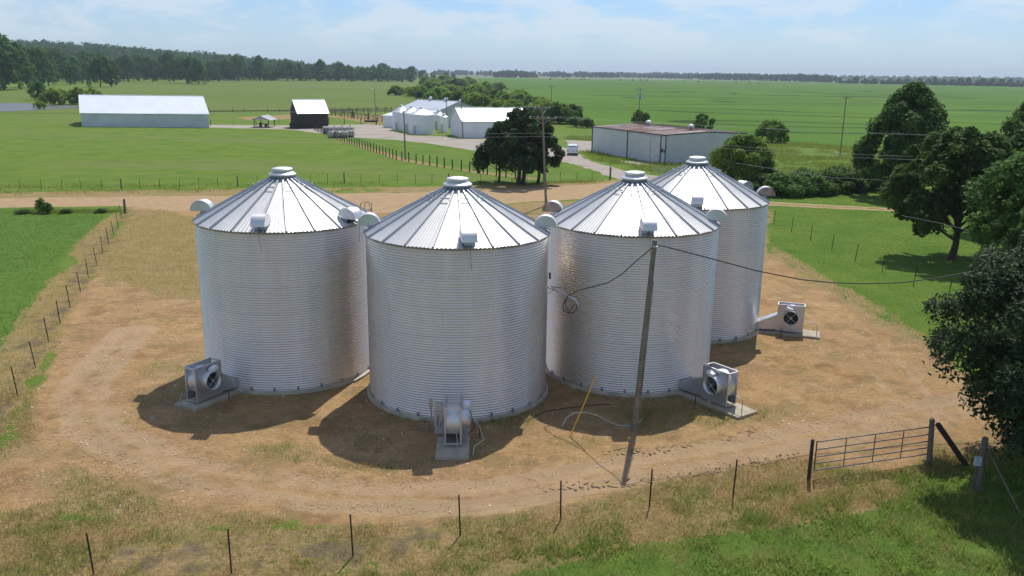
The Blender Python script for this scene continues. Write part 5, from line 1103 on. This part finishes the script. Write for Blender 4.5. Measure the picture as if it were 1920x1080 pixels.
# verge weeds along the road (left) and weeds by the fence
wx = []; wy = []; r = np.random.default_rng(12)
for (a, b, n_, s_) in (((-60, 352), (720, 346), 420, 1.2), ((-60, 362), (700, 355), 260, 1.0), ((30, 398), (228, 398), 420, .5), ((960, 346), (1130, 340), 260, .6), ((1110, 290), (1245, 311), 200, .3)):
    A_, B_ = G(*a)[:2], G(*b)[:2]; t_ = r.random(n_)[:, None]; q = A_+(B_-A_)*t_+r.normal(size=(n_, 2))*s_; wx += list(q[:, 0]); wy += list(q[:, 1])
tag(blades('verge_weeds', np.array(wx), np.array(wy), .10, .42, .022, 7, m_wg, 13, .35), 'ragged tall weeds along the road verges', 'weeds', kind='stuff')
vb = tree_meshes(1.7, .6, 91, 900, .09, L_hedge, .05, 'oval', 9, .04, cs=.5); g = G(78, 400); plant('vine_clump', 'vine covered stump standing in the weeds by the dirt road', 'bush', g, vb, 0, 1.0)
g = G(90, 401); plant('vine_clump', 'drooping vine clump right of the vine covered stump', 'bush', g, vb, 1.5, (.9, .9, .75))
for x, y, lb in ((45, 401, 'low dark weed clump left of the vine covered stump'), (124, 400, 'low dark weed clump right of the vines'), (190, 399, 'broad weed clump near the corner post')):
    g = G(x, y); plant('weed_clump', lb, 'plant', g, vb, x, (1.5, .9, .30))
# stones
def stones(name, lab, X, Y, smin, smax, m, seed):
    r = np.random.default_rng(seed); n = len(X); base = np.array([(1, 0, 0), (0, 1, 0), (-1, 0, 0), (0, -1, 0), (0, 0, .5)]); F0 = np.array([(0, 1, 4), (1, 2, 4), (2, 3, 4), (3, 0, 4)])
    s = r.uniform(smin, smax, n)[:, None, None]*r.uniform(.6, 1.3, (n, 5, 3)); v = base[None]*s; a = r.uniform(0, 6.28, n); ca, sa = np.cos(a)[:, None], np.sin(a)[:, None]
    x = v[..., 0]*ca-v[..., 1]*sa+X[:, None]; y = v[..., 0]*sa+v[..., 1]*ca+Y[:, None]; v = np.stack([x, y, v[..., 2]], -1).reshape(-1, 3); f = (F0[None]+5*np.arange(n)[:, None, None]).reshape(-1, 3)
    tag(link(name, npmesh(name, v, f, m)), lab, 'stones', kind='stuff')
m_st = mat('gravel_stone', (.56, .38, .25), .9, 0, .3, 1.5); m_sp = mat('pale_stone', (.72, .68, .60), .9, 0, .1)
X, Y, r = scatter(60000, -26, 28, 25, 62, 20); d, dr, gv, lu, la, ash, rl, road, dy = zones(X, Y); inbin = np.min([np.hypot(X-bx, Y-by) for bx, by in bins], axis=0) < 4.5
ok = (dy < .5) & ~inbin & (fbm(X, Y, 3, 61) < .60); stones('gravel', 'reddish gravel stones scattered over the yard', X[ok], Y[ok], .014, .044, m_st, 21)
X, Y, r = scatter(700, -24, 24, 25, 58, 22); d, dr, gv, lu, la, ash, rl, road, dy = zones(X, Y); inbin = np.min([np.hypot(X-bx, Y-by) for bx, by in bins], axis=0) < 4.5
ok = (dy < .5) & ~inbin; stones('pale_stones', 'pale pebbles dotted over the yard', X[ok], Y[ok], .025, .065, m_sp, 23)
# tyre lug marks pressed into the soil
cv = MB(); r = random.Random(3)
for pts in ([(1120, 850), (1250, 842), (1330, 826), (1420, 806)], [(1010, 915), (1150, 908), (1300, 890), (1420, 868), (1500, 850)]):
    W = [G(*p)[:2] for p in pts]
    for a, b in zip(W[:-1], W[1:]):
        L_ = np.linalg.norm(b-a); dd = (b-a)/L_; nn_ = np.array([-dd[1], dd[0]]); s = 0
        while s < L_:
            for sd_ in (-1, 1):
                if r.random() < .25: continue
                p = a+dd*s+nn_*(.17*sd_+r.gauss(0, .09)); cv.box((p[0], p[1], .012), (.22*r.uniform(.4, 1.2), .06*r.uniform(.6, 1.5), .026*r.uniform(.3, 1.3)), math.atan2(dd[1], dd[0])+sd_*.9+r.gauss(0, .3), )
            s += .16+r.random()*.14
tag(cv.build('soil_clods', mat('clod_soil', (.30, .205, .11), .95, 0, .2, 5, .6, 30)), 'ridges of soil pressed up by tractor tyres', 'soil clods', kind='stuff')
